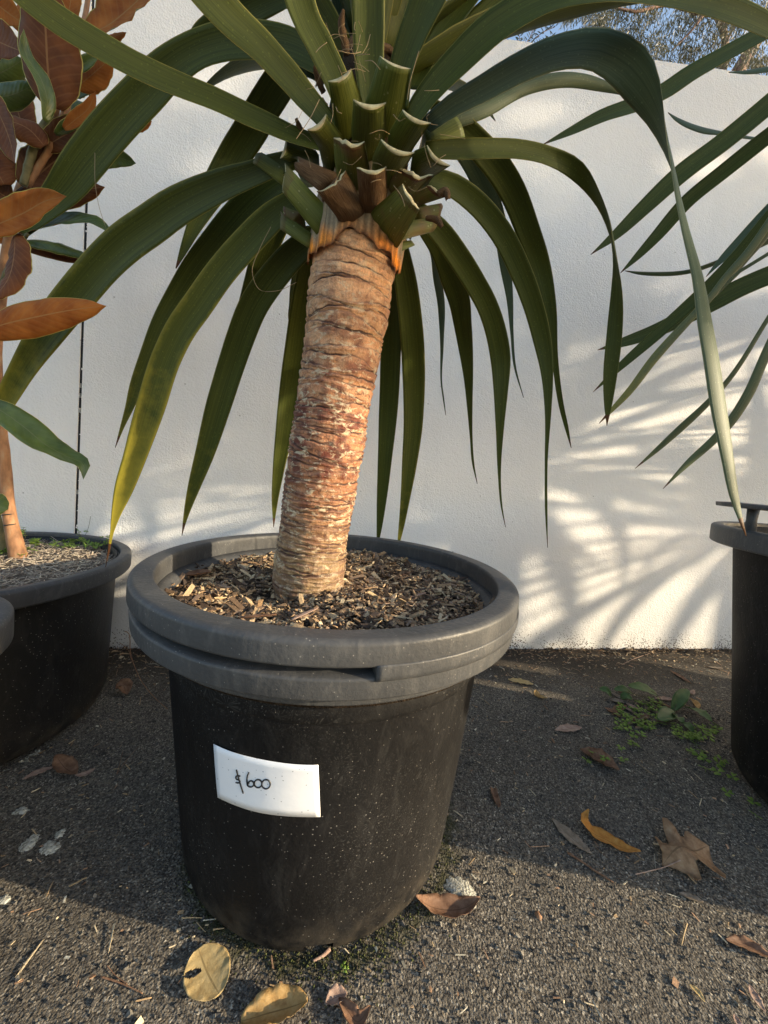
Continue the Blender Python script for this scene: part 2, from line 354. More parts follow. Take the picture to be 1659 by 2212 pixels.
def drymat(name, c0, c1, c2):
    b = NB(name); co = b.co(); uv = b.co('UV'); xyz = b.sep(uv); n1 = b.noise(co, 55, 5, .65)
    c = b.ramp(n1, [(.28, c0), (.5, c1), (.75, c2)])
    e = b.math('ABSOLUTE', b.math('SUBTRACT', xyz[0], .5)); c = b.mix(b.math('LESS_THAN', e, .02), c, tuple(v*.6 for v in c1))
    b.base(c); b.rough(.7, .25); b.bump(n1, .5, .003); b.translucent(c, .15); return b.m
M['dry_yellow'] = drymat('dry_leaf_yellow', (.32, .21, .085), (.50, .37, .17), (.60, .47, .25))
M['dry_gold'] = drymat('dry_leaf_gold', (.26, .13, .045), (.46, .28, .10), (.56, .39, .18))
M['dry_orange'] = drymat('dry_leaf_orange', (.30, .11, .02), (.46, .21, .045), (.54, .30, .09))
M['dry_brown'] = drymat('dry_leaf_brown', (.10, .045, .025), (.22, .12, .07), (.33, .20, .13))
M['dry_tan'] = drymat('dry_leaf_tan', (.19, .10, .05), (.33, .20, .11), (.44, .30, .18))
M['dry_grey'] = drymat('dry_leaf_grey', (.12, .09, .065), (.24, .19, .14), (.34, .28, .22))
M['dry_pink'] = drymat('dry_leaf_pink', (.24, .14, .10), (.38, .26, .2), (.5, .38, .3))
M['weed'] = (lambda b: (b.base(b.ramp(b.noise(b.co(), 60, 3), [(.3, (.055, .11, .03)), (.7, (.10, .19, .055))])), b.rough(.5), b.translucent((.2, .34, .07), .3), b.m)[-1])(NB('weed_leaf'))
M['clover'] = (lambda b: (b.base(b.ramp(b.noise(b.co(), 60, 3), [(.3, (.14, .24, .03)), (.7, (.25, .37, .06))])), b.rough(.55), b.translucent((.25, .40, .06), .3), b.m)[-1])(NB('clover_leaf'))
M['lichen'] = (lambda b: (b.base(b.ramp(b.noise(b.co(), 160, 4, .7), [(.35, (.16, .15, .12)), (.5, (.45, .44, .37)), (.7, (.66, .65, .58))])), b.rough(.95, .1), b.bump(b.noise(b.co(), 200, 3), 1., .006), b.m)[-1])(NB('pale_crust'))
M['gum_leaf'] = (lambda b: (b.base(b.ramp(b.attr('Col').outputs['Fac'], [(0., (.022, .026, .018)), (.6, (.055, .056, .036)), (1., (.14, .125, .075))])), b.rough(.5), b.translucent((.14, .13, .05), .2), b.m)[-1])(NB('gum_leaf'))
M['gum_bark'] = (lambda b: (b.base(b.ramp(b.noise(b.co(), 6, 5), [(.3, (.11, .055, .04)), (.7, (.25, .16, .12))])), b.rough(.85), b.bump(b.noise(b.co(), 20, 4), .5, .03), b.m)[-1])(NB('gum_bark'))
# ------------------------------------------------------------------ ground and wall
Sg = 45.
o = mk('ground', [(-Sg, -Sg, 0), (Sg, -Sg, 0), (Sg, Sg, 0), (-Sg, Sg, 0)], [(0, 1, 2, 3)], M['asphalt'], smooth=False); tag(o, None, None, kind='structure')
def wy(x): return WY0+WYS*x
def ztop(x): return 2.72+.12*np.clip(x, -6, 4)
wall = empty('boundary_wall', (0, wy(0), 0), 'tall white rendered wall behind the pots with one dark vertical joint', 'wall')
def panel(x0f, x1f, nm='wall_panel'):
    # edges given as x at floor and x at top (the joint leans a little)
    (a0, a1), (b0, b1) = x0f, x1f; V = []; nx = 24; th = .22
    for i in range(nx+1):
        q = i/nx
        for zt, xx in ((0, a0+(b0-a0)*q), (1, a1+(b1-a1)*q)):
            z = -.05 if zt == 0 else ztop(xx)
            V += [(xx, wy(xx), z), (xx, wy(xx)+th, z)]
    F = []
    for i in range(nx):
        a = i*4; b_ = a+4
        F += [(a, b_, b_+2, a+2), (a+1, a+3, b_+3, b_+1), (a+2, b_+2, b_+3, a+3), (a, a+1, b_+1, b_)]
    F += [(0, 2, 3, 1), (nx*4, nx*4+1, nx*4+3, nx*4+2)]
    return mk(nm, V, F, M['render'], wall, smooth=False)
JX = (-1.128, -1.037)                     # joint at floor / at z 2.6
panel((-14, -14), (JX[0]-.0055, JX[1]-.0055)); panel((JX[0]+.0055, JX[1]+.0055), (16, 16))
jm = []
for z0 in np.arange(0, 2.6, .02):
    if random.random() < (.28 if .9 < z0 < 1.45 else .06): continue
    f0 = JX[0]+(JX[1]-JX[0])*z0/2.6
    jm.append((np.array([(f0-.008, wy(f0)+.004, z0), (f0+.008, wy(f0)+.004, z0), (f0+.0085, wy(f0)+.004, z0+.021), (f0-.0075, wy(f0)+.004, z0+.021),
                         (f0-.006, wy(f0)+.05, z0), (f0+.006, wy(f0)+.05, z0), (f0+.0065, wy(f0)+.05, z0+.021), (f0-.0055, wy(f0)+.05, z0+.021)]), [(0, 1, 2, 3), (5, 4, 7, 6), (0, 4, 5, 1), (3, 2, 6, 7), (0, 3, 7, 4), (1, 5, 6, 2)]))
v, f = join(jm); mk('joint_filler', v, f, M['joint'], wall, smooth=False)
# crumbs of render along the joint edges
cr = []
for z0 in np.arange(.3, 2.3, .008):
    if random.random() < .45: continue
    sx = random.choice((-1, 1)); f0 = JX[0]+(JX[1]-JX[0])*z0/2.6+sx*random.uniform(.003, .010); s = random.uniform(.001, .0035)
    p = np.array([f0, wy(f0)-.0005, z0]); vv = p+np.array([(s, 0, 0), (-s, 0, 0), (0, 0, s*1.6), (0, 0, -s*1.6), (0, -s*1.2, 0)])
    cr.append((vv, [(0, 2, 4), (2, 1, 4), (1, 3, 4), (3, 0, 4)]))
v, f = join(cr); mk('render_crumbs', v, f, M['render'], wall)['kind'] = 'stuff'
# ------------------------------------------------------------------ pots
def ring_arc(prof, a0, a1, c, segs=28): return lathe(prof, segs, c, math.radians(a0), math.radians(a1))
HR = .654
pot = empty('plant_tub', (0, 0, 0), 'large black plastic tub with double rim and a price card stuck on', 'pot')
RB, RT, ZT = .314, .358, .56
def rbody(z): return RB+(RT-RB)*np.clip(z/ZT, 0, 1)**.9-.018*np.clip(1-z/.04, 0, 1)**2.2
zs = np.r_[0, .004, .012, .025, .038, .05, .08, np.linspace(.12, .484, 12), .4845, .49, .495, ZT]
prof = [(.2, .004)]+[(float(rbody(z))+(.004 if z > .486 else 0.), z) for z in zs]
inn = [(float(rbody(z))-.008, z) for z in zs[::-1] if z > .02]+[(.2, .014)]
V, F = lathe(prof+inn, 192)
m_ = len(prof)+len(inn); keep = []
for fc in F:
    c0 = V[list(fc)].mean(0); az = math.degrees(math.atan2(c0[1], c0[0])); 
    if abs(az+87.5) < 4.6 and c0[2] < .038 and math.hypot(c0[0], c0[1]) > .2: continue
    keep.append(fc)
mk('tub_body', V, keep, M['pot_body'], pot)
mk('drain_slot', *ring_arc([(.272, .002), (.288, .002), (.298, .040), (.272, .040)], -93, -82, (0, 0, 0), 8), M['soil_grey'], pot)
def rnd(pts, r=.006, k=4):
    """round the corners of a closed profile"""
    P = np.asarray(pts, float); n = len(P); out = []
    for i in range(n):
        a, p, b_ = P[i-1], P[i], P[(i+1) % n]; d1 = a-p; d2 = b_-p; l1, l2 = np.linalg.norm(d1), np.linalg.norm(d2); q = min(r, l1*.45, l2*.45)
        s, e = p+d1/l1*q, p+d2/l2*q
        for t in np.linspace(0, 1, k): out.append((1-t)**2*s+2*t*(1-t)*p+t*t*e)
    return np.array(out)
upper = rnd([(.382, .54), (.377, HR-.008), (.379, HR), (.414, HR+.001), (.4215, HR-.004), (.4225, HR-.036), (.418, HR-.0395), (.388, HR-.041), (.390, .54)], .005)
o = mk('upper_rim', *lathe(upper, 160), M['pot_rim'], pot)
lower = rnd([(.376, HR-.052), (.409, HR-.053), (.419, HR-.056), (.417, HR-.088), (.412, HR-.091), (.36, HR-.085), (.366, HR-.06)], .004)
mk('lower_rim', *lathe(lower, 160), M['pot_rim'], pot)
mk('rim_neck', *lathe([(.352, .545), (.352, .60), (.391, .618), (.391, HR-.038), (.386, HR-.038), (.384, .60), (.366, .552)], 128), M['pot_rim'], pot)
blk = rnd([(.378, HR-.034), (.4240, HR-.034), (.4245, HR-.052), (.4215, HR-.060), (.378, HR-.060)], .003)
mk('grip_block', *ring_arc(blk, -81, -22, (0, 0, 0), 48), M['pot_rim'], pot)
def simple_pot(name, c, H, rb, rt, rr, band, label, mat, rimmat, soilz, handle=None, flange=.035):
    e = empty(name, (c[0], c[1], 0), label, 'pot')
    zs = np.r_[0, .006, .02, .05, np.linspace(.1, H-.01, 14)]
    rbz = lambda z: rb+(rt-rb)*z/H-.035*np.clip(1-z/.045, 0, 1)**2
    prof = [(rb*.5, .003)]+[(float(rbz(z)), z) for z in zs]; inn = [(float(rbz(z))-.008, z) for z in zs[::-1] if z > .03]+[(rb*.5, .03)]
    mk('tub_body', *lathe(prof+inn, 128, (c[0], c[1], 0)), mat, e)
    p = rnd([(rr-flange, H-.02), (rr-flange, H), (rr-.008, H+.001), (rr, H-.006), (rr-.002, H-band), (rr-.012, H-band-.003), (rt-.006, H-band+.006), (rt-.002, H-.02)], .005)
    mk('rim', *lathe(p, 128, (c[0], c[1], 0)), rimmat, e)
    return e, rbz
potL, _ = simple_pot('round_tub', (-1.15, .355), .52, .375, .41, .452, .05, 'wide black tub with smooth single rim holding the magnolia', M['pot_smooth'], M['pot_rim'], .49)
potF, _ = simple_pot('round_tub', (-.843, -.237), .55, .14, .20, .25, .06, 'black tub with thick rounded rim in front of the magnolia tub', M['pot_smooth'], M['pot_rim'], .5)
potR, _ = simple_pot('handled_tub', (1.62, -.10), .80, .35, .452, .508, .055, 'tall black tub with a bar handle above its rim', M['pot_body'], M['pot_rim'], .74)
# bar handle on the tall tub: bar on two posts standing on the rim
cR = (1.62, -.10)
def on_ring(c, r, deg, z): a = math.radians(deg); return np.array([c[0]+r*math.cos(a), c[1]+r*math.sin(a), z])
bar = np.array([on_ring(cR, .505, a, .868) for a in np.linspace(150, 232, 18)])
v1 = []
for k, p in enumerate(bar):
    d = unit(p-np.array([*cR, p[2]])); 
    v1 += [p+d*.022+[0, 0, -.006], p+d*.024+[0, 0, .006], p-d*.022+[0, 0, .009], p-d*.024+[0, 0, -.004]]
F = [(i*4+j, i*4+(j+1) % 4, i*4+4+(j+1) % 4, i*4+4+j) for i in range(17) for j in range(4)]+[(3, 2, 1, 0), (68, 69, 70, 71)]
hb = mk('handle', np.array(v1), F, M['pot_rim'], potR)
for a in (163, 190, 222):
    q = on_ring(cR, .488, a, 0); mk('handle_post', *tube([q+[0, 0, .785], q+[0, 0, .83], q+[0, 0, .866]], [.016, .012, .014], 10), M['pot_rim'], hb if False else potR)
# ------------------------------------------------------------------ price card
def cone_hit(x, y, off=0.):
    d = ray(x, y); t0, t1 = .2, 1.2; prev = None
    def fn(t):
        P = CAM+t*d; return math.hypot(P[0], P[1])-(float(rbody(P[2]))+off)
    ts = np.linspace(.2, 1.3, 400)
    for a, b_ in zip(ts[:-1], ts[1:]):
        if fn(a) > 0 >= fn(b_):
            for _ in range(30):
                m = (a+b_)/2
                if fn(m) > 0: a = m
                else: b_ = m
            return CAM+a*d
    return CAM+.9*d
cn = [cone_hit(*p) for p in ((464.6, 1604.6), (688, 1649), (692.5, 1760.6), (473, 1720))]
az = [math.atan2(p[1], p[0]) for p in cn]; zz = [p[2] for p in cn]
V = []; n1, n2 = 20, 8
for s_ in (.0034, .0029):
    for i in range(n1+1):
        for j in range(n2+1):
            u, v = i/n1, j/n2
            a = (az[0]*(1-u)+az[1]*u)*(1-v)+(az[3]*(1-u)+az[2]*u)*v; z = (zz[0]*(1-u)+zz[1]*u)*(1-v)+(zz[3]*(1-u)+zz[2]*u)*v
            cu = .0004*math.sin(u*9+v*4)
            r = float(rbody(z))+s_+cu; V.append((r*math.cos(a), r*math.sin(a), z))
F = []; nn = (n1+1)*(n2+1)
for i in range(n1):
    for j in range(n2):
        a = i*(n2+1)+j; q = (a, a+n2+1, a+n2+2, a+1); F += [q[::-1], tuple(k+nn for k in q)]
edge = [i*(n2+1) for i in range(n1+1)]+[n1*(n2+1)+j for j in range(1, n2+1)]+[i*(n2+1)+n2 for i in range(n1-1, -1, -1)]+[j for j in range(n2-1, 0, -1)]
for a, b_ in zip(edge, edge[1:]+edge[:1]): F.append((a, b_, b_+nn, a+nn))
card = empty('price_card', tuple(cn[3]), 'white paper card handwritten $600 stuck on the black tub', 'price card')
mk('paper', V, F, M['paper'], card)
S1 = lambda pts: [((600+x/1.2762)*.54861, (2700+y/1.2762)*.54861) for x, y in pts]
ell = lambda cx, cy, rx, ry, a0=-100, a1=280: [(cx+rx*math.cos(math.radians(t)), cy+ry*math.sin(math.radians(t))) for t in np.linspace(a0, a1, 22)]
glyphs = [[[(422, 423), (430, 455), (440, 490), (456, 541)], [(441, 455), (428, 452), (419, 459), (421, 469), (433, 474), (440, 481), (434, 488), (419, 487)]],
          [[(484, 437), (476, 458), (475, 483), (480, 503), (494, 509), (508, 500), (508, 485), (498, 478), (485, 484), (479, 497)]],
          [ell(531, 492, 19, 20)], [ell(571, 495, 21, 23, -150, 230)]]
for strokes, w in zip(glyphs, (2.0, 2.2, 2.2, 2.2)):
    pr = []
    for s_ in strokes:
        P = np.array([cone_hit(x, y, .0042) for x, y in S1(s_)]); P = catmull(P, len(P)*4); pr.append(tube(P, .00105*w*.5, 6))
    mk('written_character', *join(pr), M['ink'], card)
# ------------------------------------------------------------------ soil, mulch
def mound(name, c, R, z, amp, mat, dip=None, n=60, seed=1):
    r = np.random.default_rng(seed); V = [(c[0], c[1], z)]; F = []; rings = 22; ph = r.uniform(0, 6, 8)
    def zf(x, y):
        q = amp*(math.sin(x*17+ph[0])*math.cos(y*14+ph[1])+.6*math.sin(x*37+ph[2])*math.sin(y*31+ph[3]))
        return z+q+(dip(x, y) if dip else 0)
    V[0] = (c[0], c[1], zf(0, 0))
    for i in range(1, rings+1):
        for k in range(n):
            a = 2*math.pi*k/n; rr = R*i/rings; x, y = rr*math.cos(a), rr*math.sin(a); V.append((c[0]+x, c[1]+y, zf(x, y)))
    for k in range(n): F.append((0, 1+k, 1+(k+1) % n))
    for i in range(rings-1):
        for k in range(n):
            a = 1+i*n+k; b_ = 1+i*n+(k+1) % n; F.append((a, a+n, b_+n, b_))
    # skirt so that it is a solid plug
    o0 = 1+(rings-1)*n; b0 = len(V)
    for k in range(n): x, y, _ = V[o0+k]; V.append((x, y, z-.06))
    for k in range(n): F.append((o0+k, b0+k, b0+(k+1) % n, o0+(k+1) % n))
    F.append(tuple(range(b0+n-1, b0-1, -1)))
    return np.array(V), F, zf
def chips(n, pos, size, pal, seed, flat=.35, jz=.5):
    """n small wedge-like chips; pos(k)->(x,y,z); size(r)->(l,w,h)"""
    r = np.random.default_rng(seed); V = np.empty((n, 8, 3)); C = np.empty((n, 8, 3))
    cube = np.array([(-1, -1, -1), (1, -1, -1), (1, 1, -1), (-1, 1, -1), (-1, -1, 1), (1, -1, 1), (1, 1, 1), (-1, 1, 1)], float)*.5
    for k in range(n):
        l, w, h = size(r); q = cube*(l, w, h); q = q*(1+r.uniform(-.35, .35, (8, 3)))
        a = r.uniform(0, 6.283); t = r.normal(0, flat); rl = r.normal(0, jz)
        q = q@np.array(Matrix.Rotation(rl, 3, 'X')).T@np.array(Matrix.Rotation(t, 3, 'Y')).T@np.array(Matrix.Rotation(a, 3, 'Z')).T
        V[k] = q+pos(r); C[k] = np.array(pal[r.integers(len(pal))])*r.uniform(.65, 1.3)
    f0 = np.array([(0, 3, 2, 1), (4, 5, 6, 7), (0, 1, 5, 4), (1, 2, 6, 5), (2, 3, 7, 6), (3, 0, 4, 7)])
    F = (f0[None]+np.arange(n)[:, None, None]*8).reshape(-1, 4)
    return V.reshape(-1, 3), F, C.reshape(-1, 3)
ZS = .592
TB = G(668, 1278, ZS)
def dipm(x, y): return -.03*math.exp(-(((x-TB[0]+.10)/.075)**2+((y-TB[1]+.02)/.08)**2))+.010*math.exp(-((x-.1)/.2)**2)
V, F, zfm = mound('soil', (0, 0), .381, ZS, .006, None, dipm)
ms = mk('potting_mulch', V, F, M['soil']); tag(ms, 'dark bark mulch filling the price-carded tub', 'mulch', kind='stuff')
pal = [(.05, .032, .02), (.11, .07, .042), (.19, .12, .066), (.31, .20, .11), (.44, .31, .175), (.23, .16, .11), (.07, .05, .038), (.54, .42, .26)]
def pd(R, zf, c=(0, 0), up=.004):
    def f(r):
        a = r.uniform(0, 6.283); q = R*math.sqrt(r.uniform()); x, y = q*math.cos(a), q*math.sin(a); return np.array([c[0]+x, c[1]+y, zf(x, y)+r.uniform(0, up)])
    return f
def msz(r):
    l = r.lognormal(math.log(.0095 if r.uniform() > .07 else .026), .6); return min(l, .055), min(.009, min(l, .05)*r.uniform(.12, .35)+.001), r.uniform(.001, .0035)
V, F, C = chips(10500, pd(.374, zfm, (0, 0), .006), msz, pal, 3)
o = mk('bark_chip_layer', V, F, M['chips'], ms, col=C, smooth=False); o['kind'] = 'stuff'
# larger single pieces seen on the mulch
for (x, y, l, w, a, cc) in ((430, 1238, .055, .032, .5, 'dry_brown'), (800, 1318, .05, .018, -.4, 'dry_grey'), (1010, 1252, .035, .016, .3, 'dry_grey'), (830, 1306, .042, .017, .1, 'dry_brown'), (690, 1268, .05, .012, -1.0, 'dry_orange'), (905, 1285, .045, .008, .6, 'dry_pink'), (560, 1330, .06, .010, .2, 'dry_brown'), (660, 1325, .07, .008, .9, 'dry_pink'), (880, 1240, .04, .02, .9, 'dry_brown')):
    p = G(x, y, ZS+.016); d = np.array([math.cos(a), math.sin(a), .05]); P = p+np.outer(np.linspace(-.5, .5, 8)*l, d)
    ww = w*np.array([.5, .8, 1, 1, .95, .9, .7, .3]); W = np.tile(np.cross([0, 0, 1.], d), (8, 1))
    v, f, uv, _ = strap(P, ww, W, .2, .003, 5, .05, int(x)); mk('bark_piece', v, f, M[cc], ms, uv=uv)
# ------------------------------------------------------------------ main plant: trunk
TK = [(673, 1300, .02, 150), (668, 1240, .0, 150), (684, 1120, -.012, 153), (701, 1000, -.025, 157), (717, 900, -.032, 161), (733, 800, -.04, 166), (748, 700, -.048, 172), (761, 600, -.056, 179), (773, 530, -.062, 188), (784, 470, -.066, 178), (792, 400, -.07, 150)]
TKw = []
for x, y, Y, w in TK:
    p = AY(x, y, Y); TKw.append((*p, w*.5*depth(p)/FPX*.985))
TKw[0] = (TKw[0][0], TKw[0][1], TKw[0][2]-.03, TKw[0][3])
na, nc = 900, 180
Tk = catmull(TKw, na); PT = Tk[:, :3]; RTk = Tk[:, 3]
L = np.r_[0, np.cumsum(np.linalg.norm(np.diff(PT, axis=0), axis=1))]
plant = empty('yucca_plant', tuple(PT[0]), 'strap-leaved yucca with leaning ringed trunk growing from the price-carded tub', 'plant')
th = np.arange(nc)*2*np.pi/nc; TH, LL = np.meshgrid(th, L)
r = np.random.default_rng(11); D = np.full(TH.shape, 9.); IDX = np.zeros(TH.shape, int); sgn = np.zeros(TH.shape); h = -.02; k = 0; lines = []
while h < L[-1]+.05:
    fr = h/L[-1]; amp = .004+.004*fr
    lines.append((h, r.normal(0, amp), r.uniform(0, 6.28), r.normal(0, amp*.55), r.uniform(0, 6.28), r.normal(0, amp*.25), r.uniform(0, 6.28), r.uniform(.3, .9) if fr < .4 else r.uniform(.6, 1.)))
    h += r.uniform(.012, .022) if fr > .5 else r.uniform(.007, .015)
dep_ = np.zeros(TH.shape); lnc = np.zeros(TH.shape)
for k, (h, a, p1, b_, p2, c_, p3, st) in enumerate(lines):
    y = h+a*np.sin(TH+p1)+b_*np.sin(2*TH+p2)+c_*np.sin(5*TH+p3)+.0008*np.sin(17*TH+p2*3)
    d = LL-y; m = np.abs(d) < np.abs(D); D = np.where(m, d, D); IDX = np.where(m, k, IDX)
    md = st*(.68+.32*np.sin(3*TH+p3)); dep_ = np.maximum(dep_, md*np.exp(-(d/.0019)**2)); lnc = np.maximum(lnc, md*np.exp(-(d/.0021)**4))
def vnoise(u, v, seed):               # smooth value noise on the trunk surface, periodic in u
    q = np.random.default_rng(seed); nu = 16; nv = 128; g = q.uniform(0, 1, (nv, nu)); out = 0; 
    fu = (u % 1.)*nu; fv = np.clip(v, 0, 1)*(nv-2); i = np.floor(fu).astype(int); j = np.floor(fv).astype(int); a = fu-i; b2 = fv-j; a = a*a*(3-2*a); b2 = b2*b2*(3-2*b2)
    return (g[j, i % nu]*(1-a)+g[j, (i+1) % nu]*a)*(1-b2)+(g[j+1, i % nu]*(1-a)+g[j+1, (i+1) % nu]*a)*b2
U = TH/(2*np.pi); Vv = LL/L[-1]
nz1 = vnoise(U, Vv*.22, 1); nz2 = vnoise(U*2, Vv*.6, 2); nz3 = vnoise(U*4, Vv*.99, 3); nz4 = vnoise(U*8, Vv*.99, 4); nzB = vnoise(U*.999, Vv*.08, 5)
bulge = np.clip(D, -.02, .02)
rad = RTk[:, None]+.0034*(nz1-.5)+.0022*(nz2-.5)+.0016*(nz3-.5)-.0034*dep_+.0024*np.tanh(-bulge/.003)*np.exp(-np.abs(bulge)/.006)+.004*np.maximum(0, .10-Vv)/.1*np.sin(3*TH+1)*.7
rad *= 1+.018*np.sin(Vv*19)+.012*np.sin(Vv*43+1)
T = unit(np.gradient(PT, axis=0)); X = unit(np.cross(np.array([0, 1., 0]), T)); Yv = np.cross(T, X)
V = PT[:, None]+rad[..., None]*(np.cos(TH)[..., None]*X[:, None]+np.sin(TH)[..., None]*Yv[:, None])
up, mid, lo = np.array((.60, .325, .165)), np.array((.42, .185, .09)), np.array((.28, .185, .095))
wU = np.clip((Vv-.50)/.25, 0, 1)[..., None]; wM = np.clip((Vv-.18)/.18, 0, 1)[..., None]
C = lo*(1-wM)+(mid*(1-wU)+up*wU)*wM
seg = np.array([np.random.default_rng(k).uniform(.78, 1.18) for k in range(len(lines))])[IDX]; C = C*seg[..., None]
red = np.clip((nz2*.45+nz1*.55-.45)*4, 0, 1)*np.clip(1.15-np.abs(Vv-.47)/.38, 0, 1)*1.2
C = C*(1-red[..., None]*.8)+np.array((.15, .036, .022))*red[..., None]*.8
pale = np.clip((nz3-.55)*4, 0, 1)*.25*np.clip(1.25-Vv, .2, 1); C = C*(1-pale[..., None])+np.array((.52, .40, .26))*pale[..., None]
drk = np.clip((nz2-.55)*3, 0, 1)*.2*np.clip(1.15-Vv, 0, 1); C = C*(1-drk[..., None])+np.array((.085, .045, .03))*drk[..., None]
ln = np.clip(lnc*1.7-.12, 0, .97)[..., None]; C = C*(1-ln)+np.array((.030, .011, .007))*ln
below = (np.exp(-np.clip(-D, 0, 1)/.004)*(D < 0)*.35*(nz3 > .4))[..., None]; C = C*(1-below)+np.array((.20, .085, .05))*below
F = [(i*nc+j, i*nc+(j+1) % nc, (i+1)*nc+(j+1) % nc, (i+1)*nc+j) for i in range(na-1) for j in range(nc)]
trunk = mk('trunk', V.reshape(-1, 3), F, M['bark'], plant, col=C.reshape(-1, 3))
# dry flap hanging on the trunk
P, w, W = pxleaf([(700, 612, 18), (686, 604, 16), (672, 596, 9), (664, 590, 2)], (-.13, -.14), 30, 10); v, f, uv, _ = strap(P, w, W, .3, .001, 5, .1, 2); mk('dry_flap', v, f, M['dry_gold'], trunk, uv=uv)
# sheath collar: grey fibrous bases with a ragged orange hem
n1, n2 = 150, 26; V = []; C = []; a = np.arange(n1)*2*np.pi/n1; PJ = np.array(TKw[8][:3]); RJ = TKw[8][3]
qn = np.random.default_rng(5); cz = np.sort(qn.uniform(0, 6.28, 5))
hem = .008*np.cos(3*(a-4.71))+.003*np.sin(a*7+1)+.002*np.sin(a*13)+.0012*np.sin(a*29)
for j in range(n2):
    t = j/(n2-1)
    for i in range(n1):
        z = PJ[2]-.040+hem[i]*1.8+t*(.131-hem[i]); rr = RJ*(1.045+.10*t-.16*t*t)+.0025*(1-t)**3+.002*math.sin(a[i]*31+t*3)+.003*math.sin(a[i]*6+1.5)*t
        ax = np.array(TKw[8][:3])+(np.array(TKw[10][:3])-np.array(TKw[8][:3]))*np.clip((z-PJ[2])/(TKw[10][2]-PJ[2]), -.7, 1.2)
        V.append((ax[0]+rr*math.cos(a[i]), ax[1]+rr*math.sin(a[i]), z))
        g_ = .5+.5*math.sin(a[i]*47+t*5+3*math.sin(a[i]*3)); base_ = np.array((.30, .23, .15))*(.6+.7*g_)
        of = min(1, max(0, (1.3-t*4.6)+.35*math.sin(a[i]*11+t*9)))*(.30+.70*(.5-.5*math.cos(3*(a[i]-4.71)))**.7); og = np.array((.85, .27, .02))*(.45+.8*g_)
        dk = .8*math.exp(-(t*24)**2); cc = base_*(1-of)+og*of; C.append(cc*(1-dk)+np.array((.07, .02, .012))*dk)
F = [(j*n1+i, j*n1+(i+1) % n1, (j+1)*n1+(i+1) % n1, (j+1)*n1+i) for j in range(n2-1) for i in range(n1)]
M['sheath'] = vcol('fibrous_sheath', .8, 260, .6)
mk('sheath_collar', np.array(V), F, M['sheath'], plant, col=np.array(C))
# heart of the crown, fibrous and dark
AX0, AX1 = np.array(TKw[9][:3]), AY(800, 150, -.06)
prof = [(0., 0.), (.070, .0), (.080, .22), (.085, .5), (.07, .8), (.05, 1.), (0., 1.02)]
V = []; segs = 48
for i in range(segs):
    for rr, t in prof:
        p = AX0+(AX1-AX0)*t; aa = 2*math.pi*i/segs; V.append((p[0]+rr*math.cos(aa)*(1+.06*math.sin(aa*9)), p[1]+rr*math.sin(aa)*(1+.06*math.sin(aa*7)), p[2]))
F = [(i*7+j, ((i+1) % segs)*7+j, ((i+1) % segs)*7+j+1, i*7+j+1) for i in range(segs) for j in range(6)]
mk('crown_heart', np.array(V), F, M['heart'], plant, uv=np.array([(i/segs*3, j/6) for i in range(segs) for j in range(7)]))
# ------------------------------------------------------------------ main plant: cut leaf bases
K_ = lambda x, y: (493.7+x*.33068, y*.33068)
AXPX = 795.; AXY = -.065
def kdepth(px, py, R):
    dx = (px-AXPX)*.83/FPX; return AXY-math.sqrt(max(R*R-dx*dx, .0004))
def cutbase(a0, a1, c0, c1, Ra, Rc, mat, age=0., bul=.20, rag=0., name='cut_leaf_base', thick=.007, seed=0):
    ps = [K_(*p) for p in (a0, a1, c0, c1)]
    am = ((ps[0][0]+ps[1][0])/2, (ps[0][1]+ps[1][1])/2); cm = ((ps[2][0]+ps[3][0])/2, (ps[2][1]+ps[3][1])/2)
    Ya, Yc = kdepth(*am, Ra), kdepth(*cm, Rc)
    A0, A1 = AY(*ps[0], Ya), AY(*ps[1], Ya); C0, C1 = AY(*ps[2], Yc), AY(*ps[3], Yc)
    ext = .12; A0e, A1e = A0+(A0-C0)*ext, A1+(A1-C1)*ext
    A0e += np.array([0, .07, .0]); A1e += np.array([0, .07, .0])
    ns, ntt = 11, 12; ax = unit((C0+C1)/2-(A0+A1)/2); wv = (A1+C1-A0-C0)/2; w = np.linalg.norm(wv); nrm = unit(np.cross(ax, unit(wv)))
    if nrm@(CAM-(A0+C1)/2) < 0: nrm = -nrm
    q = np.random.default_rng(seed); jag = np.interp(np.arange(ns), np.linspace(0, ns-1, 5), q.normal(0, 1, 5))+q.normal(0, .22, ns); V = []; UV = []
    for side in (0, 1):
        for j in range(ntt):
            v = j/(ntt-1)
            for i in range(ns):
                s = i/(ns-1)
                if v < .3: E0, E1 = A0e+(A0-A0e)*v/.3, A1e+(A1-A1e)*v/.3
                else: q_ = (v-.3)/.7; E0, E1 = A0+(C0-A0)*q_, A1+(C1-A1)*q_
                sq = s if v > .4 else .5+(s-.5)*(1-.42*(1-v/.4)**2); p = E0+(E1-E0)*sq; bb = 4*s*(1-s)
                tk = thick*(.25+.75*bb)
                p = p+nrm*(bul*w*(bb-.55)-(tk if side else 0))
                if rag and v > .72: p = p+ax*rag*w*jag[i]*(v-.72)/.28+nrm*rag*w*.5*jag[i-1]*(v-.72)/.28
                V.append(p); UV.append((s, v))
    n = ns*ntt; F = []; mi = []
    for j in range(ntt-1):
        for i in range(ns-1):
            a = j*ns+i; qd = (a, a+1, a+ns+1, a+ns); F += [qd, tuple(reversed([k+n for k in qd]))]; mi += [0, 0]
    for j in range(ntt-1):
        for i in (0, ns-1): a = j*ns+i; F.append((a, a+ns, a+ns+n, a+n)); mi.append(0)
    for i in range(ns-1): a = (ntt-1)*ns+i; F.append((a, a+1, a+1+n, a+n)); mi.append(1)
    o = mk(name, np.array(V), F, [M[mat], M['cut'] if rag < .12 else M['drybase']], plant, uv=np.array(UV), mi=mi); o['age'] = age
    return o
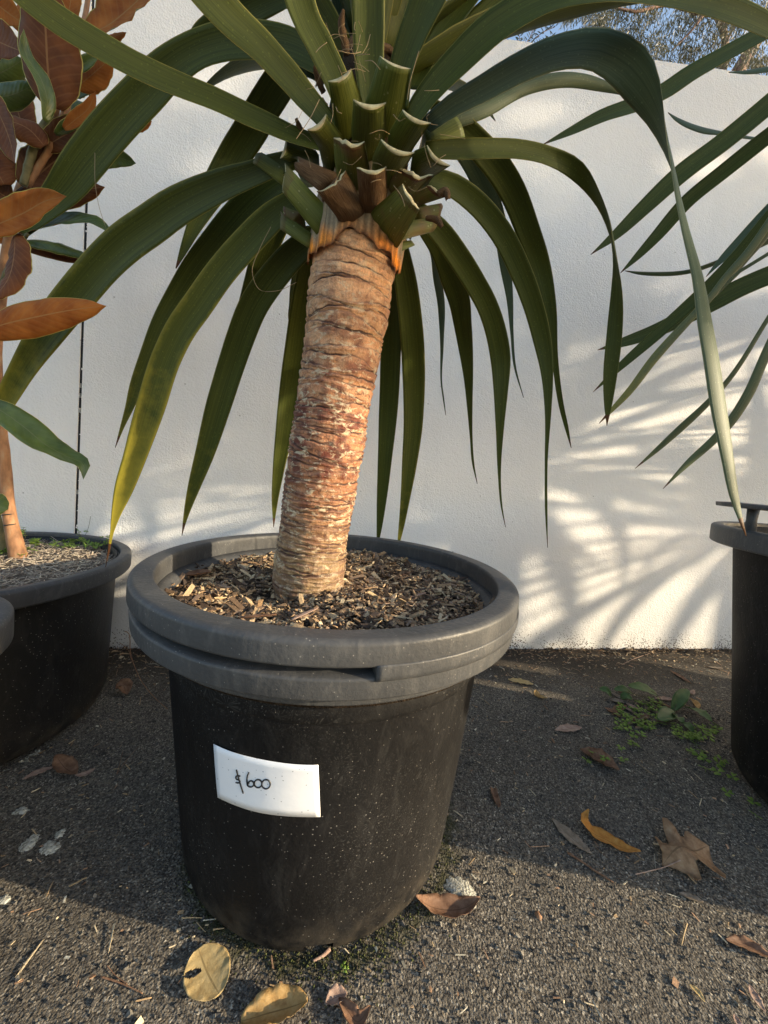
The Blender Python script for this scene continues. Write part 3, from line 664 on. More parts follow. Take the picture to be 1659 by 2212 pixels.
KB = [  # a0, a1 attached corners; c0, c1 cut corners (crop pixels)
 ((910, 1395), (1140, 1560), (1125, 1215), (1240, 1375), .10, .19, 'cutbase', .45, .10, .04),
 ((590, 1540), (715, 1420), (355, 1245), (375, 1060), .10, .20, 'cutbase', .35, .16, .03),
 ((540, 1625), (580, 1545), (335, 1490), (340, 1375), .09, .17, 'cutbase', .4, .18, .03),
 ((430, 1450), (490, 1390), (360, 1410), (355, 1340), .09, .15, 'cutbase', .6, .2, .05),
 ((355, 1205), (400, 1085), (155, 1052), (212, 985), .11, .17, 'cutbase', .3, .18, .02),
 ((440, 1075), (600, 1000), (350, 1045), (388, 910), .12, .19, 'cutbase', .1, .18, 0.),
 ((590, 1235), (745, 1130), (440, 1105), (455, 1012), .12, .17, 'drybase', 0., .22, .06),
 ((600, 985), (760, 915), (528, 873), (650, 772), .13, .20, 'cutbase', .1, .20, 0.),
 ((700, 805), (890, 690), (665, 552), (815, 468), .12, .18, 'cutbase', 0., .18, 0.),
 ((885, 705), (1145, 750), (985, 382), (1188, 465), .12, .18, 'cutbase', 0., .17, 0.),
 ((800, 885), (1030, 910), (815, 685), (1028, 705), .13, .20, 'cutbase', 0., .18, 0.),
 ((1035, 895), (1200, 990), (1128, 742), (1312, 828), .13, .20, 'cutbase', .05, .18, 0.),
 ((1280, 830), (1330, 995), (1470, 728), (1550, 882), .12, .19, 'cutbase', .05, .16, 0.),
 ((1190, 1010), (1320, 1175), (1282, 972), (1432, 1103), .125, .19, 'cutbase', .1, .18, 0.),
 ((930, 1070), (1150, 1120), (990, 945), (1208, 1030), .135, .20, 'cutbase', .1, .18, 0.),
 ((690, 1090), (920, 1140), (680, 905), (885, 965), .135, .185, 'cutbase', .55, .2, .07),
 ((860, 1340), (1045, 1290), (842, 1118), (1035, 1125), .115, .175, 'drybase', 0., .24, .03),
 ((720, 1430), (910, 1370), (600, 1275), (770, 1105), .105, .165, 'drybase', 0., .24, .05),
 ((1040, 1210), (1200, 1300), (1120, 1110), (1310, 1180), .12, .18, 'cutbase', .75, .2, .09),
 ((1190, 1270), (1240, 1350), (1300, 1215), (1420, 1290), .11, .17, 'cutbase', .85, .2, .10),
 ((1220, 1350), (1250, 1450), (1395, 1320), (1385, 1410), .10, .15, 'cutbase', .6, .2, .06),
 ((1140, 1440), (1130, 1565), (1390, 1410), (1340, 1510), .09, .15, 'cutbase', .5, .2, .05),
 ((1100, 1580), (1100, 1650), (1200, 1565), (1215, 1600), .07, .09, 'cutbase', .2, .2, .08)]
for i, kb in enumerate(KB): cutbase(*kb, seed=i)
# ------------------------------------------------------------------ main plant: leaves
LV = [  # trace, depths, twist, age
 ([(720, 322, 34), (640, 296, 46), (560, 262, 54), (450, 212, 60), (330, 163, 64), (200, 93, 68), (110, 35, 66), (40, -20, 60), (-40, -90, 40), (-120, -150, 6)], (-.12, -.30), 20, .1, 1),
 ([(730, 290, 40), (680, 235, 54), (620, 165, 64), (560, 100, 72), (490, 35, 80), (430, -30, 80), (340, -130, 60), (250, -230, 10)], (-.14, -.30), 15, 0, 1),
 ([(755, 250, 50), (728, 180, 58), (690, 100, 62), (660, 40, 64), (640, -20, 66), (610, -120, 56), (590, -240, 10)], (-.15, -.24), 10, 0, 1),
 ([(806, 240, 54), (798, 150, 62), (796, 80, 68), (795, 0, 72), (794, -60, 72), (792, -180, 56), (790, -280, 8)], (-.15, -.24), 5, 0, 1),
 ([(858, 235, 50), (868, 150, 56), (895, 70, 68), (925, 0, 82), (950, -60, 84), (1000, -180, 60), (1040, -260, 8)], (-.14, -.26), -12, 0, 1),
 ([(890, 190, 38), (940, 95, 46), (990, 25, 52), (1035, -40, 52), (1100, -140, 30)], (-.06, .05), -15, 0, 1),
 ([(880, 270, 44), (930, 200, 60), (1000, 125, 76), (1080, 55, 88), (1180, 0, 86), (1290, -22, 74), (1420, -10, 54), (1540, 12, 53), (1600, 32, 50), (1660, 60, 42), (1740, 120, 30), (1790, 190, 4)], (-.14, -.26, -.24), [-15, -20, 10, 25], 0, 1),
 ([(920, 275, 42), (980, 230, 56), (1042, 196, 63), (1120, 152, 66), (1200, 118, 70), (1290, 110, 72), (1350, 140, 70), (1400, 205, 66), (1437, 300, 60), (1457, 375, 50), (1468, 430, 46), (1482, 490, 44), (1510, 595, 44), (1527, 706, 48), (1539, 771, 50), (1556, 883, 50), (1575, 995, 36), (1587, 1069, 26), (1600, 1120, 13), (1612, 1158, 2)], (-.12, -.20, -.22, -.25), [-15, -10, 10, 40, 80, 118, 145, 152, 155, 160], .12, 2),
 ([(950, 268, 30), (1042, 237, 30), (1140, 187, 26), (1230, 172, 24), (1300, 185, 18), (1345, 202, 5)], (0., .1), -145, 0, 2),
 ([(920, 325, 30), (980, 324, 37), (1050, 322, 37), (1120, 324, 36), (1185, 338, 34), (1250, 372, 32), (1290, 425, 28), (1315, 480, 27), (1325, 525, 26), (1330, 560, 26), (1333, 623, 27), (1328, 716, 30), (1318, 809, 27), (1313, 883, 13), (1311, 920, 1)], (-.10, -.05, .0), [20, 20, 15, 55, 82, 40, 20, 20], .1, 1),
 ([(930, 240, 38), (985, 268, 46), (1030, 310, 50), (1070, 355, 52), (1105, 410, 51), (1143, 505, 46), (1163, 560, 41), (1186, 660, 29), (1198, 771, 14), (1214, 883, 10), (1223, 920, 8), (1234, 968, 1)], (.0, .18, .25), 25, .1, 1),
 ([(915, 385, 36), (975, 400, 42), (1030, 440, 44), (1080, 500, 44), (1127, 592, 43), (1152, 660, 40), (1171, 734, 36), (1182, 809, 24), (1184, 883, 14), (1180, 995, 6), (1180, 1106, 5), (1183, 1183, 1)], (-.08, .02, .05), 22, .15, 1),
 ([(900, 455, 36), (950, 500, 44), (990, 555, 46), (1025, 610, 44), (1052, 660, 43), (1072, 720, 43), (1081, 771, 42), (1082, 846, 30), (1080, 920, 18), (1079, 1032, 6), (1083, 1090, 4), (1092, 1139, 1)], (-.06, .08, .12), 20, .22, 1),
 ([(915, 490, 30), (955, 550, 40), (975, 600, 46), (993, 650, 46), (1000, 700, 39), (1006, 747, 32), (1012, 813, 21), (1015, 880, 12), (1018, 945, 6), (1022, 1000, 5), (1031, 1045, 1)], (.0, .2, .3), 25, .15, 1),
 ([(915, 500, 14), (938, 548, 18), (945, 600, 20), (953, 650, 19), (955, 747, 9), (954, 830, 4), (958, 860, 4), (963, 897, 1)], (.05, .3, .4), 40, .1, 2),
 ([(960, 270, 40), (1020, 345, 46), (1055, 420, 42), (1082, 500, 31), (1093, 580, 23), (1101, 640, 15), (1106, 720, 7), (1112, 790, 5), (1131, 859, 1)], (.08, .3, .35), 30, .1, 2),
 ([(838, 500, 30), (845, 620, 42), (846, 700, 45), (844, 787, 45), (840, 879, 42), (833, 978, 33), (825, 1078, 22), (818, 1154, 9), (814, 1185, 1)], (.06, .35, .47), 15, .2, 1),
 ([(858, 520, 40), (876, 615, 50), (888, 714, 52), (893, 813, 50), (892, 912, 43), (883, 1011, 32), (875, 1078, 21), (864, 1155, 9), (858, 1190, 1)], (.04, .33, .46), -12, .35, 1),
 ([(680, 520, 40), (668, 580, 46), (655, 648, 48), (640, 747, 48), (625, 846, 43), (612, 945, 35), (602, 1011, 25), (594, 1078, 14), (591, 1139, 1)], (.04, .28, .4), -20, .3, 1),
 ([(700, 500, 40), (640, 545, 54), (590, 600, 58), (549, 660, 58), (520, 730, 56), (503, 780, 54), (473, 876, 50), (441, 986, 37), (420, 1050, 25), (404, 1105, 12), (397, 1135, 5), (393, 1157, 1)], (-.02, .1, .16), -18, .4, 1),
 ([(650, 425, 40), (590, 470, 56), (530, 530, 60), (470, 600, 60), (427, 662, 60), (390, 715, 59), (364, 767, 58), (328, 876, 56), (293, 986, 45), (268, 1058, 36), (250, 1115, 17), (242, 1150, 7), (235, 1190, 4), (228, 1225, 1)], (-.07, .0, .04), -15, .85, 1),
 ([(630, 375, 40), (560, 420, 54), (510, 470, 56), (470, 520, 56), (420, 585, 52), (385, 640, 46), (352, 695, 39), (322, 767, 33), (293, 840, 24), (280, 880, 16), (265, 920, 8), (249, 967, 1)], (.02, .15, .2), -25, .35, 1),
 ([(640, 345, 36), (585, 362, 44), (548, 377, 48), (490, 398, 60), (430, 425, 70), (375, 455, 75), (331, 486, 77), (280, 522, 78), (231, 566, 77), (162, 645, 74), (109, 712, 67), (50, 800, 50), (10, 870, 39), (-25, 930, 26), (-60, 990, 2)], (-.10, .08, .26), -15, .55, 1),
 ([(710, 145, 50), (620, 98, 62), (548, 90, 68), (490, 92, 68), (430, 110, 66), (370, 148, 72), (314, 205, 77), (270, 250, 79), (228, 298, 80), (185, 350, 77), (142, 407, 66), (100, 450, 48), (63, 490, 27), (36, 526, 2)], (.0, .12, .22), -20, .15, 1),
 ([(710, 165, 40), (655, 142, 52), (620, 163, 60), (575, 224, 62), (540, 285, 62), (505, 340, 60), (470, 400, 54), (440, 450, 42), (415, 500, 26), (395, 545, 14), (380, 580, 2)], (.04, .25, .3), -20, .15, 1),
 ([(672, 490, 26), (655, 560, 31), (640, 620, 27), (630, 660, 12), (625, 685, 6), (626, 708, 1)], (.06, .3), -30, .1, 1),
 ([(640, 420, 40), (602, 480, 46), (566, 560, 46), (540, 640, 38), (512, 730, 26), (490, 800, 16), (474, 850, 2)], (.08, .3), -25, .2, 1),
 ([(770, 230, 50), (748, 110, 48), (738, 30, 42), (730, -40, 36), (725, -120, 6)], (.0, .05), 20, 0, 2),
 ([(845, 220, 50), (858, 100, 52), (868, 0, 52), (874, -80, 46), (880, -180, 6)], (.0, .05), 10, 0, 1),
 ([(690, 60, 40), (620, -10, 50), (545, 15, 56), (470, 60, 52), (425, 95, 38), (402, 118, 4)], (.1, .22), -25, .1, 1),
 ([(735, 215, 40), (690, 60, 44), (670, -30, 40), (660, -120, 6)], (.02, .12), 15, 0, 2),
 ([(920, 210, 40), (1000, 80, 52), (1075, 5, 50), (1150, -60, 36), (1220, -120, 4)], (-.02, .08), -10, 0, 1)]
for i, (tr, Y, ph, age, gm) in enumerate(LV):
    P, w, W = pxleaf(tr, Y, ph, 44); v, f, uv, _ = strap(P, w, W, -.13 if i != 7 else -.10, .0016, 9, .010, i)
    o = mk('leaf', v, f, M['leaf' if gm == 1 else 'leaf_grey'], plant, uv=uv); o['age'] = float(age)
# the crown goes on above the frame
def arc_leaf(c, az, elev, Ln, w0, droop, n=18, r0=.08, tw=0.):
    t = np.linspace(0, 1, n); e = elev-droop*t**1.5; st = Ln/(n-1)
    hx = np.r_[0, np.cumsum(np.cos(e[:-1])*st)]+r0; hz = np.r_[0, np.cumsum(np.sin(e[:-1])*st)]
    d = np.array([math.cos(az), math.sin(az), 0]); P = np.asarray(c)+np.outer(hx, d)+np.outer(hz, [0, 0, 1.])
    w = w0*np.minimum(1, .6+2.5*t)*np.clip((1-t)*2.0, 0.02, 1)**.8
    sd = np.array([-math.sin(az), math.cos(az), 0]); T = unit(np.gradient(P, axis=0)); Nn = np.cross(T, sd); f = (tw*t)[:, None]
    return P, w, np.cos(f)*sd+np.sin(f)*Nn
r = np.random.default_rng(21)
for k in range(22):
    az = k*2.39996; el = math.radians(35+50*(k/22)); c = AX1+np.array([0, 0, -.02+.10*k/22])
    if k < 8 and math.sin(az) < -.2: el = math.radians(70)
    P, w, W = arc_leaf(c, az, el, r.uniform(.7, .9), .066, r.uniform(.3, .9), r0=.03, tw=r.normal(0, .3)); 
    v, f, uv, _ = strap(P, w, W, .13, .0016, 7, .008, k); o = mk('leaf', v, f, M['leaf'], plant, uv=uv); o['age'] = .1
# dried scraps and fibres in the crown
for i, (tr, Y, mt) in enumerate([
 ([(752, 120, 16), (745, 85, 18), (738, 50, 16), (742, 20, 6)], (-.10, -.13), 'drybase'), ([(700, 200, 12), (692, 180, 15), (684, 160, 12), (678, 142, 4)], (-.05, -.08), 'drybase'),
 ([(765, 170, 26), (757, 130, 30), (762, 95, 26), (775, 70, 18)], (-.08, -.09), 'drybase'), ([(800, 120, 14), (820, 100, 18), (845, 112, 14), (852, 130, 4)], (-.12, -.10), 'drybase'),
 ([(665, 300, 16), (650, 280, 16), (640, 255, 6)], (-.12, -.14), 'drybase'), ([(720, 260, 22), (705, 235, 22), (695, 212, 10)], (-.09, -.10), 'drybase'),
 ([(760, 318, 12), (800, 310, 16), (840, 322, 12)], (-.16, -.17), 'drybase'), ([(945, 420, 12), (962, 412, 16), (968, 430, 10)], (-.15, -.16), 'drybase'), ([(920, 470, 10), (945, 475, 14), (955, 490, 8)], (-.12, -.14), 'drybase'),
 ([(700, 425, 16), (715, 410, 16), (730, 385, 8)], (-.20, -.21), 'drybase')]):
    P, w, W = pxleaf(tr, Y, 20, 12); v, f, uv, _ = strap(P, w, W, .3, .002, 5, .12, i); mk('dry_sheath', v, f, M[mt], plant, uv=uv)
fb = []
r = np.random.default_rng(4)
for k in range(44):
    x = r.uniform(640, 950); y = r.uniform(190, 420) if k > 20 else r.uniform(60, 200)
    if k <= 20: x = r.uniform(700, 790)
    a = r.uniform(0, 6.28); l = r.uniform(12, 55); Y = kdepth(x, y, .185)-r.uniform(0, .02)
    p0 = AY(x, y, Y); p2 = AY(x+l*math.cos(a), y+l*math.sin(a), Y-r.uniform(-.01, .02)); pm = (p0+p2)/2+r.normal(0, .003, 3); fb.append(tube(catmull([p0, pm, p2], 7), r.uniform(.00025, .0005), 4))
# a few long curling hairs
for pts, Y in (([(585, 490), (560, 540), (545, 590), (560, 625), (600, 628), (640, 610)], -.08), ([(205, 330), (206, 400), (215, 450), (228, 490)], .1), ([(905, 110), (893, 150), (885, 180), (880, 215)], -.22), ([(640, 300), (670, 255), (690, 215)], -.24), ([(1005, 300), (980, 295), (950, 290)], -.2)):
    fb.append(tube(catmull([AY(x, y, Y) for x, y in pts], 30), .0005, 4))
o = mk('crown_fibres', *join(fb), M['fibre'], plant); o['kind'] = 'stuff'
# ------------------------------------------------------------------ right-hand palm
CRC = np.array([1.86, -.06, 1.82])
palm = empty('palm_plant', (1.62, -.10, .74), 'strap-leaved plant whose long leaves reach in above the handled tub', 'plant')
LR = [
 ([(1700, 45, 36), (1637, 80, 38), (1563, 120, 38), (1488, 163, 40), (1433, 200, 41), (1377, 226, 40), (1302, 252, 34), (1228, 287, 20), (1171, 313, 1)], (.25, .3, .35), 20, .0, 1),
 ([(1720, 138, 18), (1659, 148, 20), (1610, 155, 14), (1574, 156, 2)], (.2, .25), -140, 0, 2),
 ([(1640, 300, 10), (1566, 288, 15), (1507, 276, 24), (1460, 255, 14), (1443, 243, 2)], (.45, .5), -140, 0, 2),
 ([(1710, 183, 40), (1659, 228, 42), (1562, 308, 42), (1470, 377, 41), (1395, 446, 34), (1325, 512, 20), (1276, 550, 1)], (.2, .28, .35), 15, 0, 1),
 ([(1710, 255, 30), (1659, 295, 34), (1562, 372, 33), (1488, 432, 31), (1414, 515, 24), (1376, 555, 15), (1340, 590, 1)], (.25, .34, .4), 15, 0, 1),
 ([(1720, 490, 12), (1659, 522, 12), (1562, 562, 10), (1488, 587, 9), (1414, 592, 8), (1380, 590, 6), (1350, 585, 1)], (.45, .55), 140, 0, 2),
 ([(1720, 395, 20), (1659, 455, 22), (1600, 520, 22), (1560, 560, 14), (1525, 598, 1)], (.35, .4), 30, 0, 2),
 ([(1730, 570, 40), (1659, 597, 42), (1600, 622, 41), (1537, 655, 39), (1470, 690, 35), (1414, 716, 30), (1340, 742, 20), (1291, 756, 1)], (.2, .28, .34), 15, 0, 1),
 ([(1680, 450, 30), (1590, 560, 31), (1540, 612, 29), (1488, 660, 27), (1414, 727, 24), (1340, 792, 16), (1281, 847, 1)], (.12, .2, .28), 20, .1, 1),
 ([(1690, 440, 20), (1615, 548, 20), (1560, 610, 17), (1544, 632, 17), (1500, 680, 18), (1414, 775, 22), (1358, 848, 18), (1320, 888, 10), (1294, 915, 1)], (.08, .16, .24), 155, .5, 2),
 ([(1600, 585, 8), (1490, 690, 12), (1430, 755, 11), (1405, 780, 8), (1381, 803, 1)], (.2, .26), 150, .5, 2),
 ([(1720, 590, 12), (1659, 690, 15), (1570, 827, 17), (1525, 876, 20), (1470, 927, 22), (1414, 977, 14), (1372, 1012, 1)], (.15, .22, .3), 140, .25, 2),
 ([(1710, 650, 24), (1659, 760, 30), (1618, 853, 31), (1585, 905, 29), (1544, 950, 24), (1488, 1000, 18), (1432, 1056, 1)], (.08, .14, .22), 150, .25, 2),
 ([(1740, 380, 20), (1690, 450, 22), (1659, 500, 24), (1610, 560, 20), (1570, 610, 10), (1556, 630, 1)], (.3, .38), 150, 0, 2)]
for i, (tr, Y, ph, age, gm) in enumerate(LR):
    P, w, W = pxleaf(tr, Y, ph, 36)
    # carry the blade on to the heart of its crown
    a = P[0]; lift = np.array([.12, -.02, .0]); m_ = (a+CRC)/2+np.array([.0, 0, .12 if a[2] > 1.4 else .2]); ex = catmull([CRC, m_, a], 10)[:-1]
    P = np.r_[ex, P]; w = np.r_[np.full(9, w[0]), w]; W = np.r_[np.tile(W[0], (9, 1)), W]
    v, f, uv, _ = strap(P, w, W, -.12, .0015, 7, .006, 100+i); o = mk('leaf', v, f, M['leaf' if gm == 1 else 'leaf_grey'], palm, uv=uv); o['age'] = float(age)
r = np.random.default_rng(33)
for k in range(46):
    az = -math.pi*.62+k*2.39996 % 6.283
    az = r.uniform(-1.35, .75); el = r.uniform(-.1, 1.35); P, w, W = arc_leaf(CRC+[0, 0, .05*el], az, el, r.uniform(.8, 1.05), .06, r.uniform(.5, 1.7), tw=r.normal(0, .4), r0=.03)
    v, f, uv, _ = strap(P, w, W, .13, .0015, 5, .006, 200+k); o = mk('leaf', v, f, M['leaf'], palm, uv=uv); o['age'] = .1
pt = catmull([(1.62, -.10, .70), (1.66, -.10, 1.0), (1.76, -.08, 1.4), (1.85, -.06, 1.85)], 60)
V, F = tube(pt, .085+.004*np.sin(np.arange(60)*1.9), 28); mk('trunk', V, F, M['bark'], palm, col=np.tile((.3, .19, .11), (len(V), 1)))
sR, fR, zR = mound('s', (1.62, -.10), .437, .74, .006, None, None, 48, 5); tag(mk('potting_mulch', sR, fR, M['soil']), 'dark mulch inside the tall handled tub', 'mulch', kind='stuff')
# the same nursery row goes on to the right, along the wall
def row_palm(loc, label, sc, seed, hgt, nleaf=54):
    r = np.random.default_rng(seed); e = empty('palm_plant', loc, label, 'plant', 'potted plants further along the wall'); L0 = np.array(loc); c = L0+[0, 0, hgt]
    V, F = tube(catmull([L0, L0+[.03, 0, hgt*.5], c+[0, 0, .05]], 24), .08, 16); mk('trunk', V, F, M['bark'], e, col=np.tile((.3, .19, .11), (len(V), 1)))
    for k in range(nleaf):
        P, w, W = arc_leaf(c, k*2.39996, math.radians(-35+115*(k/nleaf)), r.uniform(.8, 1.1)*sc, .066*sc, r.uniform(.5, 1.3), tw=r.normal(0, .4), r0=.05)
        v, f, uv, _ = strap(P, w, W, .13, .0015, 5, .006, seed*100+k); o = mk('leaf', v, f, M['leaf'], e, uv=uv); o['age'] = .1
    return e
for i, (x, y, sc, hg) in enumerate([(3.5, -.15, 1.0, 1.2), (4.75, -.3, 1.15, 1.5), (5.9, -.05, 1.1, 1.15)]):
    q = ('first', 'second', 'third', 'fourth', 'fifth')[i]
    simple_pot('round_tub', (x, y), .55, .30, .36, .40, .05, 'black tub of the %s plant past the handled tub' % q, M['pot_smooth'], M['pot_rim'], .5)
    s_, f_, _ = mound('s', (x, y), .355, .49, .006, None, None, 32, 9); tag(mk('potting_mulch', s_, f_, M['soil']), 'dark mulch in the tub of the %s plant past the handled tub' % q, 'mulch', kind='stuff')
    row_palm((x, y, .47), 'strap-leaved plant standing %s past the handled tub along the wall' % q, sc, 40+i, hg)
# unseen tree added further right; its crown keeps low sun off the upper wall
STC = np.array([10.4, -5.0]); shade_tree = empty('unseen_shade_tree', (STC[0], STC[1], 0), 'broad dense unseen tree added beyond the row of tubs to shade the wall', 'tree')
mk('trunk', *tube(catmull([(STC[0], STC[1], 0), (STC[0]+.1, STC[1], 2.), (STC[0], STC[1]+.1, 4.5)], 14), np.linspace(.28, .18, 14), 12), M['gum_bark'], shade_tree)
r = np.random.default_rng(77); n_ = 6500; U_ = unit(r.normal(0, 1, (n_, 3)))*(r.uniform(0, 1, n_)**.4)[:, None]; Pc = U_*np.array([2.4, 5.2, 2.9])+np.array([STC[0], STC[1]+2.0, 6.35])
Pc[:, 2] = np.maximum(Pc[:, 2], 4.0+r.normal(0, .16, n_)+.25*np.sin(Pc[:, 1]*2.1))
e1 = unit(r.normal(0, 1, (n_, 3))); e2 = unit(np.cross(e1, r.normal(0, 1, (n_, 3)))); ls = r.uniform(.12, .24, n_)[:, None]
V = np.stack([Pc-e1*ls, Pc+e2*ls*.5, Pc+e1*ls, Pc-e2*ls*.5], 1).reshape(-1, 3); mk('crown', V, (np.arange(n_*4).reshape(-1, 4)), M['gum_leaf'], shade_tree, col=np.repeat(r.uniform(0, 1, n_), 4)[:, None]*np.ones(3), smooth=False)
# ------------------------------------------------------------------ magnolia on the left
PLC = (-1.15, .355)
V, F, zfl = mound('soil', PLC, .403, .488, .005, None, None, 60, 8)
sl_ = mk('fibre_mulch', V, F, M['soil_grey']); tag(sl_, 'pale dry fibre mulch around the magnolia stem', 'mulch', kind='stuff')
palg = [(.40, .33, .26), (.30, .25, .20), (.50, .43, .34), (.20, .16, .13), (.56, .48, .36)]
def fsz(r): l = r.lognormal(math.log(.016), .5); return min(l, .06), r.uniform(.0008, .0022), r.uniform(.0008, .0018)
V, F, C = chips(5200, pd(.398, zfl, PLC, .007), fsz, palg, 6, .35)
o = mk('fibre_layer', V, F, M['chips'], sl_, col=C, smooth=False); o['kind'] = 'stuff'
MY = .30
mag = empty('magnolia_tree', tuple(G(38, 1205, .49)), 'young magnolia with rust-backed leaves growing in the wide smooth tub', 'tree')
SY = float(G(38, 1203, .49)[1])
def stem(pts, Y, name='stem', mat='mag_stem', k=10):
    A = np.array(pts, float); Ys = np.interp(np.linspace(0, 1, len(A)), np.linspace(0, 1, len(Y)), Y); P = np.array([AY(x, y, yy) for (x, y, _), yy in zip(A, Ys)]); rr = np.array([w*.5*depth(p)/FPX for w, p in zip(A[:, 2], P)])
    Q = catmull(np.c_[P, rr], 40); q = np.random.default_rng(len(pts)); Q[:, 3] *= 1+.05*np.sin(np.arange(40)*.9)+q.normal(0, .02, 40)
    V, F = tube(Q[:, :3], Q[:, 3], k); return mk(name, V, F, M[mat], mag)
st = stem([(42, 1215, 36), (38, 1195, 31), (28, 1150, 27), (20, 1110, 25), (12, 1040, 24), (5, 960, 22), (0, 900, 21), (-8, 800, 20), (-2, 680, 20), (12, 560, 19), (40, 423, 18), (80, 330, 17), (120, 238, 14), (128, 180, 10)], (SY, SY, SY-.03, .24), 'trunk', 'mag_stem', 12)
stem([(6, 1215, 22), (2, 1180, 19), (-6, 1130, 17), (-16, 1060, 16), (-40, 950, 14), (-70, 850, 12)], (SY+.02, SY+.05), 'trunk', 'green_stem')
stem([(60, 400, 12), (130, 275, 14), (150, 205, 13), (165, 120, 11), (185, 30, 10), (195, -40, 8)], (.25, .28), 'branch')
stem([(0, 620, 10), (36, 540, 9), (60, 505, 6)], (.24, .2), 'branch', 'green_stem'); stem([(50, 400, 14), (80, 300, 16), (110, 245, 13)], (.24, .24), 'branch', 'green_stem')
for py, px in ((1133, 23), (1111, 18)):
    p = AY(px, py, SY-.003); a = np.linspace(0, 6.283, 25); mk('tie', *tube(np.stack([p[0]+.0165*np.cos(a), p[1]+.0165*np.sin(a), np.full(25, p[2])+.003*np.cos(a*1)], -1), .0022, 6), M['tie'], mag)
ML = [  # trace, width, side facing us, depths, twist
 ([(-40, -20), (5, 18), (52, 52)], 62, 'u', (.2, .2), 20), ([(116, 234), (108, 165), (103, 80), (96, -10), (92, -70)], 116, 'u', (.18, .12), 15), ([(190, 70), (225, 52), (265, 20), (310, -20), (350, -60)], 100, 'u', (.24, .26), -20),
 ([(168, 190), (200, 165), (243, 125)], 52, 'u', (.3, .3), 20), ([(150, 155), (180, 138), (214, 116)], 24, 't', (.27, .27), 30), ([(215, 92), (245, 82), (273, 70)], 22, 'u', (.32, .32), 10),
 ([(-40, 70), (5, 92), (50, 112)], 76, 'u', (.2, .16), 25), ([(-40, 175), (10, 155), (53, 128)], 58, 't', (.3, .3), 35), ([(97, 262), (103, 222), (90, 172), (56, 115), (51, 62)], 32, 't', (.14, .12), 45),
 ([(-40, 212), (20, 208), (84, 180)], 46, 't', (.27, .27), 30), ([(-30, 200), (-5, 245), (18, 300), (32, 352)], 66, 'u', (.15, .12), 25), ([(96, 316), (62, 282), (30, 268), (-20, 265)], 62, 'u', (.22, .2), 25),
 ([(90, 320), (150, 285), (222, 254)], 50, 'u', (.25, .22), 30), ([(120, 290), (165, 262), (206, 240)], 26, 't', (.21, .2), 50), ([(50, 405), (110, 350), (180, 303)], 86, 'u', (.27, .27), 20), ([(30, 425), (120, 418), (180, 412), (227, 404)], 60, 'u', (.3, .27), 20),
 ([(-50, 500), (0, 480), (50, 458), (100, 432), (144, 424)], 66, 'u', (.12, .09), 20), ([(35, 505), (36, 550), (25, 600), (-15, 650)], 70, 'u', (.12, .1), 20), ([(40, 505), (100, 482), (160, 474), (205, 478), (246, 509)], 44, 't', (.22, .2), -45), ([(45, 520), (110, 530), (160, 545), (207, 561)], 34, 't', (.21, .21), -40),
 ([(40, 530), (110, 545), (160, 560), (190, 566)], 26, 'u', (.225, .225), 20),
 ([(-50, 722), (10, 702), (80, 686), (160, 670), (230, 661)], 72, 'u', (.04, .02), 20), ([(-40, 862), (0, 885), (50, 920), (100, 960), (145, 985), (180, 1003), (180, 1036)], 58, 't', (.14, .10), [-35, -30, -40, -55, -20]), ([(-50, 1075), (-20, 1090), (18, 1100)], 62, 't', (.16, .16), -30),
 ([(205, 352), (250, 340), (294, 353)], 36, 't', (.33, .33), 30), ([(280, 278), (300, 270), (328, 262)], 24, 'u', (.33, .33), 20), ([(138, 278), (165, 256), (190, 235), (207, 198)], 26, 'u', (.2, .18), 30), ([(138, 262), (165, 240), (195, 232)], 46, 't', (.3, .3), 20), ([(150, 206), (175, 194), (200, 196)], 32, 't', (.33, .33), 20),
 ([(10, 400), (-10, 360), (-20, 300)], 80, 'u', (.25, .25), 20), ([(20, 430), (-10, 410), (-60, 400)], 70, 'u', (.27, .27), 20), ([(60, 300), (40, 240), (30, 180), (25, 120)], 60, 'u', (.34, .36), 20), ([(140, 60), (150, 10), (160, -60)], 46, 'u', (.33, .33), 20), ([(30, 60), (60, 20), (90, -40)], 60, 'u', (.3, .3), 10)]
def mprof(n, w): 
    t = np.linspace(0, 1, n); return w*np.clip(np.sin(np.pi*np.clip(t*.97+.03, 0, 1)**.85), 0, 1)**.68*np.where(t > .9, np.clip((1-t)/.1, .04, 1)**.5, 1)
for i, (tr, w, sd, Y, ph) in enumerate(ML):
    n = 22; P, _, W = pxleaf([(x, y, 10) for x, y in tr], Y, ph, n); ww = mprof(n, w)*((P-CAM)@CF)/FPX
    v, f, uv, top = strap(P, ww, W, .16 if i % 2 else -.14, .0012, 7, .03, 300+i)
    T = unit(np.gradient(P, axis=0)); Nn = np.cross(T, W); facing = np.mean(((CAM-P)*Nn).sum(1)) > 0
    topmat_on_plus = (sd == 't') == facing
    mk('leaf', v, f, [M['mag_under_shaded' if i in (1, 6, 10, 11, 12, 14, 15, 17, 20, 29, 30, 31) else 'mag_under'], M['mag_top']], mag, uv=uv, mi=[((1 if sd == 't' else 0) if tp == 2 else (1 if (tp == 1) == topmat_on_plus else 0)) for tp in top])
# the magnolia head goes on outside the frame
r = np.random.default_rng(8)
for k in range(26):
    c = AY(r.uniform(-420, -60), r.uniform(-300, 620), r.uniform(.1, .55)); P, w, W = arc_leaf(c, r.uniform(0, 6.28), r.uniform(-.3, 1.0), .17, .075, r.uniform(.2, .9), 12, .0, r.normal(0, .8)); w = mprof(12, .07)
    v, f, uv, top = strap(P, w, W, .15, .0012, 5, .03, 400+k); mk('leaf', v, f, [M['mag_under'], M['mag_top']], mag, uv=uv, mi=[tp % 2 for tp in top])
